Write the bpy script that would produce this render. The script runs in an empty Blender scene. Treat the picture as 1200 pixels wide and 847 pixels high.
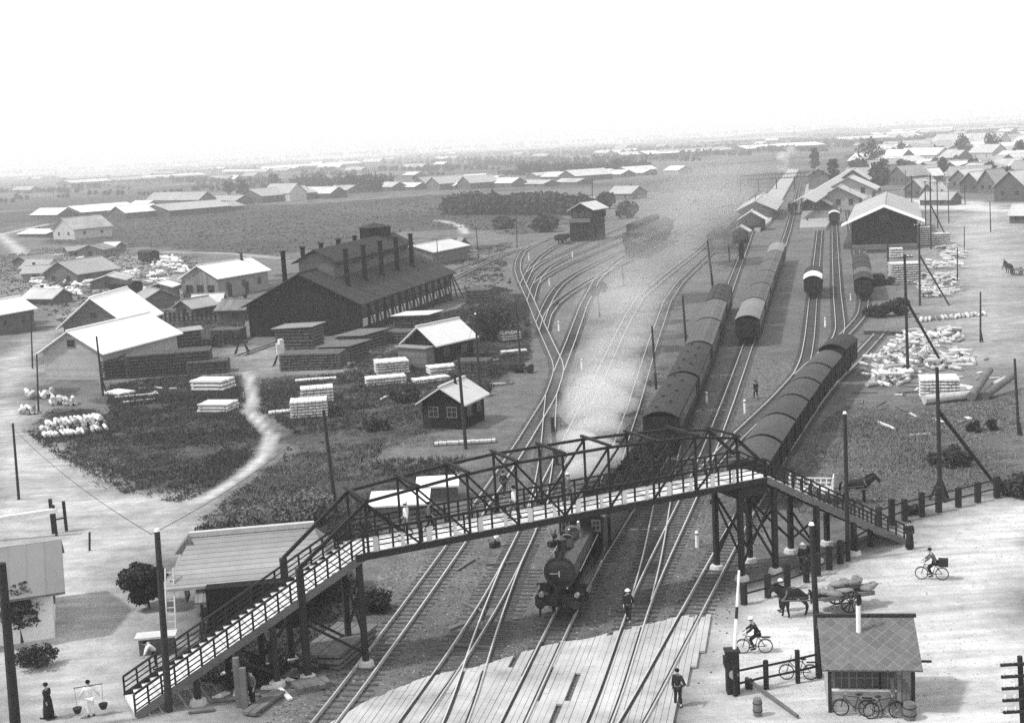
import bpy, math, random
import numpy as np
from mathutils import Vector, Matrix
random.seed(7); RNG = np.random.default_rng(7)
SC = bpy.context.scene
COL = SC.collection
R = math.radians
# ---------------------------------------------------------------- camera
F_PX, CAM_H, PITCH, ROLL = 1600.0, 24.0, math.atan(255.0/1600.0), R(3.15)
cf = Vector((0, math.cos(PITCH), -math.sin(PITCH)))
r0 = Vector((1, 0, 0)); u0 = Vector((0, math.sin(PITCH), math.cos(PITCH)))
cr = r0*math.cos(ROLL) - u0*math.sin(ROLL); cu = r0*math.sin(ROLL) + u0*math.cos(ROLL)
cam_d = bpy.data.cameras.new('camera'); cam = bpy.data.objects.new('camera', cam_d); COL.objects.link(cam)
m3 = Matrix((cr, cu, -cf)).transposed()
cam.matrix_world = Matrix.Translation((0, 0, CAM_H)) @ m3.to_4x4()
cam_d.lens = 48.0; cam_d.sensor_width = 36.0; cam_d.clip_end = 20000; cam_d.clip_start = 0.5
SC.camera = cam
# ---------------------------------------------------------------- light
SUN_EL, SUN_AZ = R(52), math.atan2(-0.86, -0.20)       # hazy sun from the left, a little behind the camera
w = bpy.data.worlds.new('World'); SC.world = w; w.use_nodes = True
nt = w.node_tree; nt.nodes.clear()
sky = nt.nodes.new('ShaderNodeTexSky'); sky.sky_type = 'NISHITA'; sky.sun_disc = False
sky.sun_elevation = SUN_EL; sky.sun_rotation = SUN_AZ; sky.air_density = 1.0; sky.dust_density = 1.0; sky.ozone_density = 1.0
bw = nt.nodes.new('ShaderNodeRGBToBW'); bg = nt.nodes.new('ShaderNodeBackground'); out = nt.nodes.new('ShaderNodeOutputWorld')
nt.links.new(sky.outputs[0], bw.inputs[0]); mxn = nt.nodes.new('ShaderNodeMath'); mxn.operation = 'MAXIMUM'; mxn.inputs[1].default_value = 5.6      # thin white overcast
nt.links.new(bw.outputs[0], mxn.inputs[0]); nt.links.new(mxn.outputs[0], bg.inputs[0]); bg.inputs[1].default_value = 0.15
nt.links.new(bg.outputs[0], out.inputs[0])
sun_d = bpy.data.lights.new('sun', 'SUN'); sun_d.energy = 2.6; sun_d.angle = R(4); sun_d.color = (1, 1, 1)
sun = bpy.data.objects.new('sun', sun_d); COL.objects.link(sun)
sdir = Vector((math.sin(SUN_AZ)*math.cos(SUN_EL), math.cos(SUN_AZ)*math.cos(SUN_EL), math.sin(SUN_EL)))
sun.rotation_euler = sdir.to_track_quat('Z', 'Y').to_euler(); sun.location = (0, 0, 200)
SC.view_settings.view_transform = 'Standard'; SC.view_settings.look = 'None'
SC.view_settings.exposure = 0.4; SC.view_settings.gamma = 1.0
cy = SC.cycles
cy.use_denoising = False; cy.max_bounces = 5; cy.diffuse_bounces = 3; cy.glossy_bounces = 2; cy.transmission_bounces = 2
cy.volume_bounces = 1; cy.transparent_max_bounces = 8; cy.volume_step_rate = 3.0; cy.volume_max_steps = 96
cy.use_adaptive_sampling = True; cy.adaptive_threshold = 0.03
# ---------------------------------------------------------------- picture <-> place
def G(px, py, z=0.0):
    d = cf*F_PX + cr*(px-600.0) + cu*(423.5-py)
    t = (z-CAM_H)/d.z
    return Vector((0, 0, CAM_H)) + d*t
def PR(p):
    v = Vector(p) - Vector((0, 0, CAM_H)); zz = v.dot(cf)
    return (600+F_PX*v.dot(cr)/zz, 423.5-F_PX*v.dot(cu)/zz, zz)
def HT(px, py, pyt):
    b = G(px, py); lo, hi = 0.0, 40.0
    for _ in range(40):
        m = (lo+hi)/2
        if PR((b.x, b.y, m))[1] > pyt: lo = m
        else: hi = m
    return lo
# ---------------------------------------------------------------- materials
MATS = {}
def mat(name, v, var=.25, scale=1.5, rough=.85, stripe=None, bump=.15, grime=0., metal=0., rnd=.12, spec=.12):
    if name in MATS: return MATS[name]
    m = bpy.data.materials.new(name); MATS[name] = m; m.use_nodes = True
    t = m.node_tree; L = t.links; N = t.nodes
    b = N['Principled BSDF']; b.inputs['Roughness'].default_value = rough; b.inputs['Metallic'].default_value = metal
    b.inputs['Specular IOR Level'].default_value = spec
    tc = N.new('ShaderNodeTexCoord'); oi = N.new('ShaderNodeObjectInfo')
    def math_(op, a, c, clamp=False):
        n = N.new('ShaderNodeMath'); n.operation = op; n.use_clamp = clamp
        for i, q in enumerate((a, c)):
            if hasattr(q, 'links'): L.new(q, n.inputs[i])
            else: n.inputs[i].default_value = q
        return n.outputs[0]
    off = N.new('ShaderNodeVectorMath'); off.operation = 'ADD'
    L.new(tc.outputs['Object'], off.inputs[0])
    ro = math_('MULTIPLY', oi.outputs['Random'], 37.0); L.new(ro, off.inputs[1])
    n1 = N.new('ShaderNodeTexNoise'); n1.inputs['Scale'].default_value = scale; n1.inputs['Detail'].default_value = 6; n1.inputs['Roughness'].default_value = .65
    L.new(off.outputs[0], n1.inputs['Vector'])
    n2 = N.new('ShaderNodeTexNoise'); n2.inputs['Scale'].default_value = scale*.22; n2.inputs['Detail'].default_value = 3
    L.new(off.outputs[0], n2.inputs['Vector'])
    a = math_('ADD', math_('MULTIPLY', n1.outputs[0], .6), math_('MULTIPLY', n2.outputs[0], .4))
    k = math_('ADD', math_('MULTIPLY', math_('SUBTRACT', a, .5), var*4.5), 1.0)
    k = math_('ADD', k, math_('MULTIPLY', math_('SUBTRACT', oi.outputs['Random'], .5), rnd*2))
    if stripe:
        ax, wd, dk = stripe
        sx = N.new('ShaderNodeSeparateXYZ'); L.new(tc.outputs['Object'], sx.inputs[0])
        u = math_('DIVIDE', sx.outputs[ax], wd)
        fr = math_('FRACT', u, 0.0)
        gap = math_('LESS_THAN', fr, .12)
        wn = N.new('ShaderNodeTexWhiteNoise'); wn.noise_dimensions = '1D'
        L.new(math_('FLOOR', u, 0.0), wn.inputs['W'])
        k = math_('MULTIPLY', k, math_('ADD', math_('MULTIPLY', wn.outputs['Value'], dk*.7), 1-dk*.35))
        k = math_('MULTIPLY', k, math_('SUBTRACT', 1.0, math_('MULTIPLY', gap, dk)))
    v1 = math_('MULTIPLY', k, v, False); v1 = math_('MAXIMUM', v1, v*.15); v1 = math_('MINIMUM', v1, .88)
    cb = N.new('ShaderNodeCombineColor')
    for i in range(3): L.new(v1, cb.inputs[i])
    L.new(cb.outputs[0], b.inputs['Base Color'])
    if bump:
        bp = N.new('ShaderNodeBump'); bp.inputs['Strength'].default_value = bump; bp.inputs['Distance'].default_value = .05
        L.new(k, bp.inputs['Height']); L.new(bp.outputs[0], b.inputs['Normal'])
    return m
RAIL = mat('rail_steel', .55, .12, 3, .35, bump=0, metal=.3, spec=.5)
SLEEPER = mat('sleeper_timber', .075, .35, 3)
TIMBER_D = mat('tarred_timber', .028, .3, 3)
TIMBER_M = mat('weathered_timber', .13, .3, 2)
TIMBER_L = mat('pale_timber', .55, .2, 2)
POLE = mat('creosoted_pole', .035, .35, 3)
DECK = mat('worn_deck_boards', .72, .14, 1.2, stripe=(0, .3, .35))
STEEL_D = mat('dark_bridge_steel', .022, .3, 2, .6)
TIN_W = mat('bright_tin', .82, .05, .5, .6, rnd=.03, bump=.03)
TIN_P = mat('pale_tin', .55, .18, .4, .6)
TIN_G = mat('grey_tin', .26, .25, .4, .65)
ROOF_S = mat('sooty_roofing', .036, .25, .5, .8, stripe=(1, .9, .2))
TILE = mat('clay_tiles', .27, .2, 1.2, .7, stripe=(1, .28, .5))
SHINGLE = mat('wood_shingles', .2, .3, 1.5, stripe=(1, .5, .35))
BOARD_D = mat('sooty_boards', .013, .35, 1, stripe=(0, .35, .3))
BOARD_M = mat('grey_boards', .12, .28, 1, stripe=(2, .28, .35))
BOARD_V = mat('grey_upright_boards', .2, .25, 1, stripe=(0, .4, .6))
BOARD_L = mat('pale_boards', .36, .22, 1, stripe=(2, .25, .3))
PLASTER = mat('white_plaster', .8, .06, .8, rnd=.04)
PLASTER_G = mat('grey_plaster', .4, .2, .8)
PANE = mat('dark_pane', .02, .3, 1, .15, bump=0, spec=.5)
FRAME = mat('window_frame', .13, .15, 3)
LOCO = mat('locomotive_black', .011, .4, 2, .3, bump=.04, spec=.6)
COACH = mat('coach_paint', .02, .35, 1.5, .5, stripe=(1, .5, .2))
CROOF_D = mat('dark_coach_roof', .032, .3, 1, .75, stripe=(1, 1.6, .15))
CROOF_L = mat('light_coach_roof', .1, .3, .8, .7, stripe=(0, .5, .4))
CROOF_W = mat('white_van_roof', .62, .15, .8, .7)
WAGON = mat('wagon_planks', .022, .35, 1.5, .75, stripe=(1, .22, .3))
UNDER = mat('underframe_iron', .012, .3, 2, .6)
LOGM = mat('peeled_log', .52, .42, 1.6, rnd=.3)
LOGD = mat('barked_log', .16, .35, 2.5, rnd=.3)
LEAF = mat('foliage', .05, .35, 1.2, bump=0, rnd=.2, spec=.1)
LEAFP = mat('pale_foliage', .13, .3, 1.2, bump=0, rnd=.2, spec=.1)
BARK = mat('bark', .06, .3, 4)
STONE = mat('pale_stone', .5, .2, 2)
WPAINT = mat('white_paint', .8, .08, 2)
SKIN = mat('skin', .36, .1, 3, .6, bump=0)
CL_W = mat('white_cotton', .75, .1, 5, bump=.05, rnd=.03)
CL_D = mat('dark_cloth', .022, .3, 5, bump=.05)
CL_M = mat('grey_cloth', .13, .25, 5, bump=.05)
HAIR = mat('black_hair', .012, .2, 8, bump=0)
HORSE = mat('dark_horse_coat', .02, .35, 2, .6, bump=0)
SACK = mat('straw_sacking', .2, .25, 5)
TYRE = mat('tyre_rubber', .02, .2, 4)
CHROME = mat('bare_metal', .45, .15, 4, .3, metal=.6)
COAL = mat('coal', .012, .5, 3, .5)
CERAM = mat('white_ceramic', .8, .03, 2, .2)
SAND = mat('gravel_platform', .3, .18, 2)
# ---------------------------------------------------------------- mesh builder
class MB:
    def __init__(s): s.v = []; s.f = []
    def add(s, vs, fs):
        n = len(s.v); s.v += [tuple(p) for p in vs]; s.f += [tuple(i+n for i in f) for f in fs]; return s
    def box(s, c, d, rz=0., rx=0., ry=0.):
        h = [q/2 for q in d]; M = Matrix.Rotation(rz, 3, 'Z') @ Matrix.Rotation(ry, 3, 'Y') @ Matrix.Rotation(rx, 3, 'X'); c = Vector(c)
        vs = [c + M @ Vector((x*h[0], y*h[1], z*h[2])) for z in (-1, 1) for x, y in ((-1, -1), (1, -1), (1, 1), (-1, 1))]
        return s.add(vs, [(3, 2, 1, 0), (4, 5, 6, 7), (0, 1, 5, 4), (1, 2, 6, 5), (2, 3, 7, 6), (3, 0, 4, 7)])
    def bar(s, a, b, w, h, up=(0, 0, 1)):
        a, b = Vector(a), Vector(b); d = (b-a)
        if d.length < 1e-6: return s
        d.normalize(); up = Vector(up)
        if abs(d.dot(up)) > .97: up = Vector((1, 0, 0))
        x = d.cross(up).normalized()*(w/2); y = x.cross(d).normalized()*(h/2)
        vs = [p+q for p in (a, b) for q in (-x-y, x-y, x+y, -x+y)]
        return s.add(vs, [(0, 1, 2, 3), (7, 6, 5, 4), (0, 4, 5, 1), (1, 5, 6, 2), (2, 6, 7, 3), (3, 7, 4, 0)])
    def cyl(s, a, b, r1, r2=None, n=8, cap=True):
        r2 = r1 if r2 is None else r2; a, b = Vector(a), Vector(b); d = (b-a).normalized()
        x = d.orthogonal().normalized(); y = d.cross(x)
        vs = [];
        for p, r in ((a, r1), (b, r2)):
            for i in range(n):
                t = 2*math.pi*i/n; vs.append(p + x*(r*math.cos(t)) + y*(r*math.sin(t)))
        fs = [(i, (i+1) % n, n+(i+1) % n, n+i) for i in range(n)]
        if cap: fs += [tuple(range(n-1, -1, -1)), tuple(range(n, 2*n))]
        return s.add(vs, fs)
    def ring(s, c, ax, R_, r, n=20, k=6):
        c, ax = Vector(c), Vector(ax).normalized(); x = ax.orthogonal().normalized(); y = ax.cross(x); vs = []
        for i in range(n):
            t = 2*math.pi*i/n; o = x*math.cos(t)+y*math.sin(t)
            for j in range(k):
                q = 2*math.pi*j/k; vs.append(c+o*(R_+r*math.cos(q))+ax*(r*math.sin(q)))
        return s.add(vs, [(i*k+j, ((i+1) % n)*k+j, ((i+1) % n)*k+(j+1) % k, i*k+(j+1) % k) for i in range(n) for j in range(k)])
    def lathe(s, prof, c=(0, 0, 0), n=14, ax='Z'):
        c = Vector(c); vs = []
        for r, z in prof:
            for i in range(n):
                t = 2*math.pi*i/n; p = Vector((r*math.cos(t), r*math.sin(t), z))
                if ax == 'Y': p = Vector((p.x, p.z, p.y))
                vs.append(c+p)
        m = len(prof)
        fs = [(j*n+i, j*n+(i+1) % n, (j+1)*n+(i+1) % n, (j+1)*n+i) for j in range(m-1) for i in range(n)]
        fs += [tuple(range(n-1, -1, -1)), tuple(range((m-1)*n, m*n))]
        return s.add(vs, fs)
    def prism(s, poly, y0, y1):          # polygon in x,z pushed along y
        n = len(poly); vs = [(x, y0, z) for x, z in poly]+[(x, y1, z) for x, z in poly]
        return s.add(vs, [tuple(range(n)), tuple(range(2*n-1, n-1, -1))]+[(i, n+i, n+(i+1) % n, (i+1) % n) for i in range(n)])
    def blob(s, c, r, sq=(1, 1, 1), n=8, j=.12):
        c = Vector(c); vs = []; m = n//2+1
        for a in range(m+1):
            th = math.pi*a/m
            for i in range(n):
                ph = 2*math.pi*i/n; q = r*(1+random.uniform(-j, j))
                vs.append(c+Vector((q*sq[0]*math.sin(th)*math.cos(ph), q*sq[1]*math.sin(th)*math.sin(ph), q*sq[2]*math.cos(th))))
        return s.add(vs, [(a*n+i, (a+1)*n+i, (a+1)*n+(i+1) % n, a*n+(i+1) % n) for a in range(m) for i in range(n)])
    def mesh(s, name, m, smooth=False):
        me = bpy.data.meshes.new(name); me.from_pydata(s.v, [], s.f); me.validate(verbose=False)
        me.materials.append(m)
        if smooth: me.polygons.foreach_set('use_smooth', [True]*len(me.polygons))
        me.update(); return me
    def build(s, name, m, parent=None, smooth=False, **k):
        return put(name, s.mesh(name, m, smooth), parent, **k)
def put(name, me, parent=None, loc=None, rz=0., kind=None):
    o = bpy.data.objects.new(name, me); COL.objects.link(o)
    if parent: o.parent = parent
    if loc is not None: o.location = loc
    if rz: o.rotation_euler.z = rz
    if kind: o['kind'] = kind
    return o
def tag(o, label, cat, group=None, kind=None):
    o['label'] = label; o['category'] = cat
    if group: o['group'] = group
    if kind: o['kind'] = kind
    return o
def thing(name, label, cat, loc=(0, 0, 0), rz=0., group=None):
    o = bpy.data.objects.new(name, None); COL.objects.link(o); o.location = loc; o.rotation_euler = (0, 0, rz); o.empty_display_size = .3
    return tag(o, label, cat, group)
def dup(o, loc, rz, label, parent=None):
    ch = [c for c in o.children]
    c = o.copy(); COL.objects.link(c)
    if parent: c.parent = parent
    else:
        c.location = loc; c.rotation_euler = (0, 0, rz)
        if label: c['label'] = label
    for k in ch: dup(k, None, 0, None, c)
    return c
# ================================================================ GROUND
def wpoly(pts): return np.array([[G(x, y).x, G(x, y).y] for x, y in pts])
def sdist(P, poly, closed=True):
    n = len(poly); d = np.full(len(P), 1e9); ins = np.zeros(len(P), bool)
    for i in range(n if closed else n-1):
        a = poly[i]; b = poly[(i+1) % n]; ab = b-a; t = np.clip(((P-a)@ab)/max(ab@ab, 1e-9), 0, 1)
        d = np.minimum(d, np.hypot(*(P-a-t[:, None]*ab).T))
        if closed:
            c = (a[1] > P[:, 1]) != (b[1] > P[:, 1])
            with np.errstate(divide='ignore', invalid='ignore'):
                xi = a[0]+(P[:, 1]-a[1])*(b[0]-a[0])/(b[1]-a[1])
            ins ^= c & (P[:, 0] < xi)
    return np.where(ins, -d, d) if closed else d
def soft(d, wd): return np.clip(.5-d/wd, 0, 1)
FIELD_A = [(128, 452), (200, 442), (292, 441), (284, 478), (318, 508), (296, 542), (215, 590), (150, 578), (60, 530), (30, 505), (60, 480), (110, 480), (128, 490)]
FIELD_B = [(300, 446), (340, 440), (400, 438), (445, 398), (540, 360), (575, 335), (618, 345), (622, 420), (590, 440), (520, 505), (450, 515), (440, 540), (545, 535), (520, 575), (430, 640), (395, 640), (240, 645), (238, 605), (335, 535), (345, 505), (302, 480)]
MEADOW = [(35, 266), (90, 240), (350, 240), (520, 228), (690, 236), (660, 268), (600, 275), (550, 268), (470, 272), (330, 300), (200, 292), (60, 285)]
EDGE = [(60, 372), (210, 362), (285, 368), (283, 405), (200, 412), (130, 420), (125, 400)]
GRASS_R = [(990, 475), (1090, 475), (1195, 460), (1195, 560), (1060, 590), (970, 610), (905, 590), (960, 500)]
GRASS_R2 = [(1100, 440), (1200, 430), (1200, 470), (1090, 478)]
VERGE = [(250, 690), (400, 660), (430, 700), (400, 770), (300, 800), (235, 800)]
ROAD_R = [(815, 860), (800, 800), (835, 745), (880, 700), (960, 670), (1065, 640), (1120, 615), (1215, 585), (1230, 900), (820, 900)]
ROAD_R2 = [(1105, 440), (1110, 380), (1120, 330), (1095, 300), (1120, 250), (1200, 240), (1215, 430), (1180, 425)]
ROAD_L = [(-30, 480), (30, 470), (30, 500), (150, 580), (235, 590), (235, 640), (150, 660), (160, 760), (230, 800), (240, 870), (-40, 870)]
ROAD_L2 = [(-10, 430), (60, 385), (100, 360), (140, 352), (90, 375), (40, 410), (25, 470), (-20, 480)]
YARD = [(300, 870), (400, 700), (520, 600), (600, 480), (618, 400), (585, 330), (540, 318), (640, 270), (760, 240), (890, 205), (950, 205), (990, 280), (1010, 350), (1020, 420), (975, 490), (900, 600), (880, 700), (800, 870)]
SHEDYARD = [(284, 408), (425, 398), (440, 405), (400, 440), (290, 440)]
STREET = [(985, 236), (1060, 232), (1130, 234), (1200, 246), (1200, 252), (1100, 246), (1050, 244)]
DISTRICT = [(0, 340), (60, 300), (185, 300), (215, 330), (180, 358), (60, 350)]
PATH = [(291, 436), (293, 452), (296, 470), (292, 482), (308, 500), (318, 510), (308, 535), (280, 560), (240, 585), (190, 598), (130, 600)]
PATH2 = [(60, 262), (0, 275), (30, 300), (130, 295)]
PATH4 = [(511, 258), (524, 260), (538, 264), (544, 270), (545, 274)]
PATH3 = [(183, 295), (270, 297), (330, 303)]
FOOT_R = [(1102, 470), (1060, 440), (1040, 430)]
ny, nx = 640, 420
ys = [-60.0]
while ys[-1] < 6500: ys.append(ys[-1] + max(.55, .0085*abs(ys[-1])) if ys[-1] > 42 else ys[-1]+6)
ys = np.array(ys); us = np.linspace(-1, 1, nx)
us = np.sign(us)*np.abs(us)**1.15
X = us[None, :]*(60+.75*np.maximum(ys, 0))[:, None]; Y = np.repeat(ys[:, None], nx, 1)
P = np.stack([X.ravel(), Y.ravel()], 1)
def wnoise(P, s, seed):              # cheap value noise for wandering edges
    r = np.random.default_rng(seed); tab = r.random((256, 256)); q = P/s; i = np.floor(q).astype(int); f = q-i; f = f*f*(3-2*f)
    g = lambda a, b: tab[(i[:, 0]+a) % 256, (i[:, 1]+b) % 256]
    return (g(0, 0)*(1-f[:, 0])+g(1, 0)*f[:, 0])*(1-f[:, 1])+(g(0, 1)*(1-f[:, 0])+g(1, 1)*f[:, 0])*f[:, 1]-.5
wob = wnoise(P, 5, 1)*3+wnoise(P, 1.7, 2)*1.2
wobf = wob*(1+Y.ravel()/250)
def reg(poly, wd=2.5): return soft(sdist(P, wpoly(poly))+wobf, wd)
gr = np.maximum.reduce([reg(FIELD_A), reg(FIELD_B), reg(MEADOW, 12), reg(EDGE, 6), reg(GRASS_R, 5)*.55, reg(GRASS_R2, 6)*.4, reg(VERGE, 3)*.8])
far = soft(-(P[:, 1]-520)+wobf*12, 160)
gr = np.maximum(gr, far*(.55+wnoise(P, 140, 5)*1.1+wnoise(P, 40, 6)*.5))
patch = np.clip((wnoise(P, 9, 31)+wnoise(P, 3.5, 32)*.7-.08)*3.2, 0, 1)*.75*(P[:, 1] > 75)*np.where(P[:, 0] > 15, .5, 1)
ya = reg(YARD, 6)
gr = np.maximum(gr, patch*(1-ya)); gr = np.maximum(gr, patch*.22)
pa = soft(sdist(P, wpoly(PATH), False)-.42+wob*.12, .6)
pa2 = np.maximum(soft(sdist(P, wpoly(PATH2), False)-1.6, 2.5), soft(sdist(P, wpoly(PATH3), False)-.8, 1.5))*.8
pa = np.maximum(pa, soft(sdist(P, wpoly(PATH4), False)-1.0, 1.2))
pa = np.maximum(pa*.85, pa2)
ro = np.maximum.reduce([reg(ROAD_R, 4), reg(ROAD_R2, 14)*.55, reg(ROAD_L, 6)*.72, reg(ROAD_L2, 6)*.7, reg(STREET, 8)*.9, reg(SHEDYARD, 4)*.3, reg(DISTRICT, 12)*.25])
gr = np.clip(gr, 0, 1)*(1-pa)*(1-np.clip(ro*1.3, 0, 1)); ro = np.maximum(ro, pa)
attr = np.stack([gr, ro, ya, np.ones_like(gr)], 1).astype(np.float32)
n_r = len(ys)
idx = np.arange(n_r*nx).reshape(n_r, nx)
quads = np.stack([idx[:-1, :-1], idx[:-1, 1:], idx[1:, 1:], idx[1:, :-1]], -1).reshape(-1, 4)
# which sheet each face belongs to
fg, fr, fy, fp = gr[quads].mean(1), ro[quads].mean(1), ya[quads].mean(1), pa[quads].mean(1)
cls = np.zeros(len(quads), int); cls[fy > .5] = 1; cls[fr > .45] = 2; cls[(fg > .4) & (fr < .45)] = 3; cls[fp > .5] = 4
def ground_material():
    m = bpy.data.materials.new('earth_and_grass'); m.use_nodes = True; t = m.node_tree; N = t.nodes; L = t.links; b = N['Principled BSDF']
    b.inputs['Roughness'].default_value = .95; b.inputs['Specular IOR Level'].default_value = .08
    at = N.new('ShaderNodeAttribute'); at.attribute_name = 'cover'; sp = N.new('ShaderNodeSeparateColor'); L.new(at.outputs['Color'], sp.inputs[0])
    geo = N.new('ShaderNodeNewGeometry')
    def noise(s, d=6, r=.65):
        n = N.new('ShaderNodeTexNoise'); n.inputs['Scale'].default_value = s; n.inputs['Detail'].default_value = d; n.inputs['Roughness'].default_value = r
        L.new(geo.outputs['Position'], n.inputs['Vector']); return n.outputs[0]
    def mt(op, a, c=0., cl=False):
        n = N.new('ShaderNodeMath'); n.operation = op; n.use_clamp = cl
        for i, q in enumerate((a, c)):
            if hasattr(q, 'links'): L.new(q, n.inputs[i])
            else: n.inputs[i].default_value = q
        return n.outputs[0]
    def mix(f, a, c):
        n = N.new('ShaderNodeMix'); n.data_type = 'FLOAT'
        for i, q in ((0, f), (2, a), (3, c)):
            if hasattr(q, 'links'): L.new(q, n.inputs[i])
            else: n.inputs[i].default_value = q
        return n.outputs[0]
    fine, mid, big, vb = noise(5.5, 5, .75), noise(.7, 5), noise(.09, 4), noise(.012, 3)
    lin = lambda n, lo, hi: mt('ADD', mt('MULTIPLY', mt('SUBTRACT', mt('MULTIPLY', n, 2.2), .6, True), hi-lo), lo)
    def edge(ch, k=.75):
        return mt('MULTIPLY', mt('SUBTRACT', mt('ADD', ch, mt('MULTIPLY', mt('SUBTRACT', mid, .5), k)), .34, True), 3.2, True)
    earth = mt('MULTIPLY', lin(fine, .6, 1.4), lin(mid, .085, .19)); earth = mt('MULTIPLY', earth, lin(big, .75, 1.2))
    yard = mt('MULTIPLY', lin(fine, .45, 1.55), lin(mid, .085, .155)); yard = mt('MULTIPLY', yard, lin(big, .75, 1.25))
    road = mt('MULTIPLY', lin(mid, .45, .64), lin(big, .62, 1.22)); road = mt('MULTIPLY', road, lin(fine, .86, 1.12))
    grass = mt('MULTIPLY', lin(fine, .35, 1.7), lin(mid, .028, .085)); grass = mt('MULTIPLY', grass, lin(big, .7, 1.4)); grass = mt('MULTIPLY', grass, lin(vb, .8, 1.3))
    mp = N.new('ShaderNodeMapping'); mp.inputs['Rotation'].default_value = (0, 0, R(-28)); mp.inputs['Scale'].default_value = (.11, 1.3, 1); L.new(geo.outputs['Position'], mp.inputs[0])
    rn = N.new('ShaderNodeTexNoise'); rn.inputs['Scale'].default_value = 1.0; rn.inputs['Detail'].default_value = 4; L.new(mp.outputs[0], rn.inputs['Vector'])
    road = mt('MULTIPLY', road, lin(rn.outputs[0], .74, 1.2)); peb = noise(17, 3, .8); road = mt('MULTIPLY', road, lin(peb, .85, 1.12)); yard = mt('MULTIPLY', yard, lin(peb, .55, 1.45)); earth = mt('MULTIPLY', earth, lin(peb, .6, 1.35))
    v = mix(edge(sp.outputs[2]), earth, yard); v = mix(edge(sp.outputs[0]), v, grass)
    v = mix(mt('MULTIPLY', sp.outputs[1], mt('ADD', .75, mt('MULTIPLY', mid, .5)), True), v, road)
    cb = N.new('ShaderNodeCombineColor')
    for i in range(3): L.new(v, cb.inputs[i])
    L.new(cb.outputs[0], b.inputs['Base Color'])
    bp = N.new('ShaderNodeBump'); bp.inputs['Strength'].default_value = .5; bp.inputs['Distance'].default_value = .12
    L.new(mt('ADD', fine, mt('MULTIPLY', mid, 1.5)), bp.inputs['Height']); L.new(bp.outputs[0], b.inputs['Normal'])
    return m
GM = ground_material()
zz = (wnoise(P, 3.2, 11)*.16+wnoise(P, 1.1, 12)*.08)*gr*(P[:, 1] < 400)
V3 = np.concatenate([P, zz[:, None]], 1)
for c, nm in enumerate(('ground', 'railway_yard_ground', 'road', 'meadow_ground', 'footpath')):
    q = quads[cls == c]
    if not len(q): continue
    used, inv = np.unique(q, return_inverse=True); q2 = inv.reshape(-1, 4)
    me = bpy.data.meshes.new(nm); me.vertices.add(len(used)); me.vertices.foreach_set('co', V3[used].astype(np.float32).ravel())
    me.loops.add(q2.size); me.loops.foreach_set('vertex_index', q2.ravel().astype(np.int32))
    me.polygons.add(len(q2)); me.polygons.foreach_set('loop_start', np.arange(0, q2.size, 4, dtype=np.int32))
    a = me.attributes.new('cover', 'FLOAT_COLOR', 'POINT'); a.data.foreach_set('color', attr[used].ravel())
    me.update(); me.validate(); me.materials.append(GM)
    put(nm, me, kind='structure')
# ================================================================ TRACKS
def smooth_curve(px, step=1.0, passes=30):
    w_ = [G(x, y) for x, y in px]; w_ = np.array([[p.x, p.y] for p in w_])
    seg = np.hypot(*np.diff(w_, axis=0).T); s = np.concatenate([[0], np.cumsum(seg)])
    n = max(int(s[-1]/step), 4); t = np.linspace(0, s[-1], n)
    c = np.stack([np.interp(t, s, w_[:, 0]), np.interp(t, s, w_[:, 1])], 1)
    for _ in range(passes):
        d = c.copy(); d[1:-1] = .25*c[:-2]+.5*c[1:-1]+.25*c[2:]; c = d
    return c
class Track:
    def __init__(s, px, passes=30):
        s.c = smooth_curve(px, 1.0, passes); d = np.hypot(*np.diff(s.c, axis=0).T); s.s = np.concatenate([[0], np.cumsum(d)]); s.L = s.s[-1]
    def at(s, q):
        q = min(max(q, 0), s.L); x = np.interp(q, s.s, s.c[:, 0]); y = np.interp(q, s.s, s.c[:, 1])
        a = np.array([np.interp(min(q+1, s.L), s.s, s.c[:, k])-np.interp(max(q-1, 0), s.s, s.c[:, k]) for k in (0, 1)]); a /= np.hypot(*a)
        return Vector((x, y, 0)), Vector((a[0], a[1], 0))
    def near(s, px, py):
        g = G(px, py); d = np.hypot(s.c[:, 0]-g.x, s.c[:, 1]-g.y); return s.s[int(np.argmin(d))]
GAUGE = 1.067
SLP = MB().box((0, 0, 0), (2.1, .17, .14)).mesh('sleeper', SLEEPER)
SLP2 = MB().box((0, 0, 0), (3.3, .17, .14)).mesh('long_sleeper', SLEEPER)
TR = {}; _k = [0]
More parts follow.
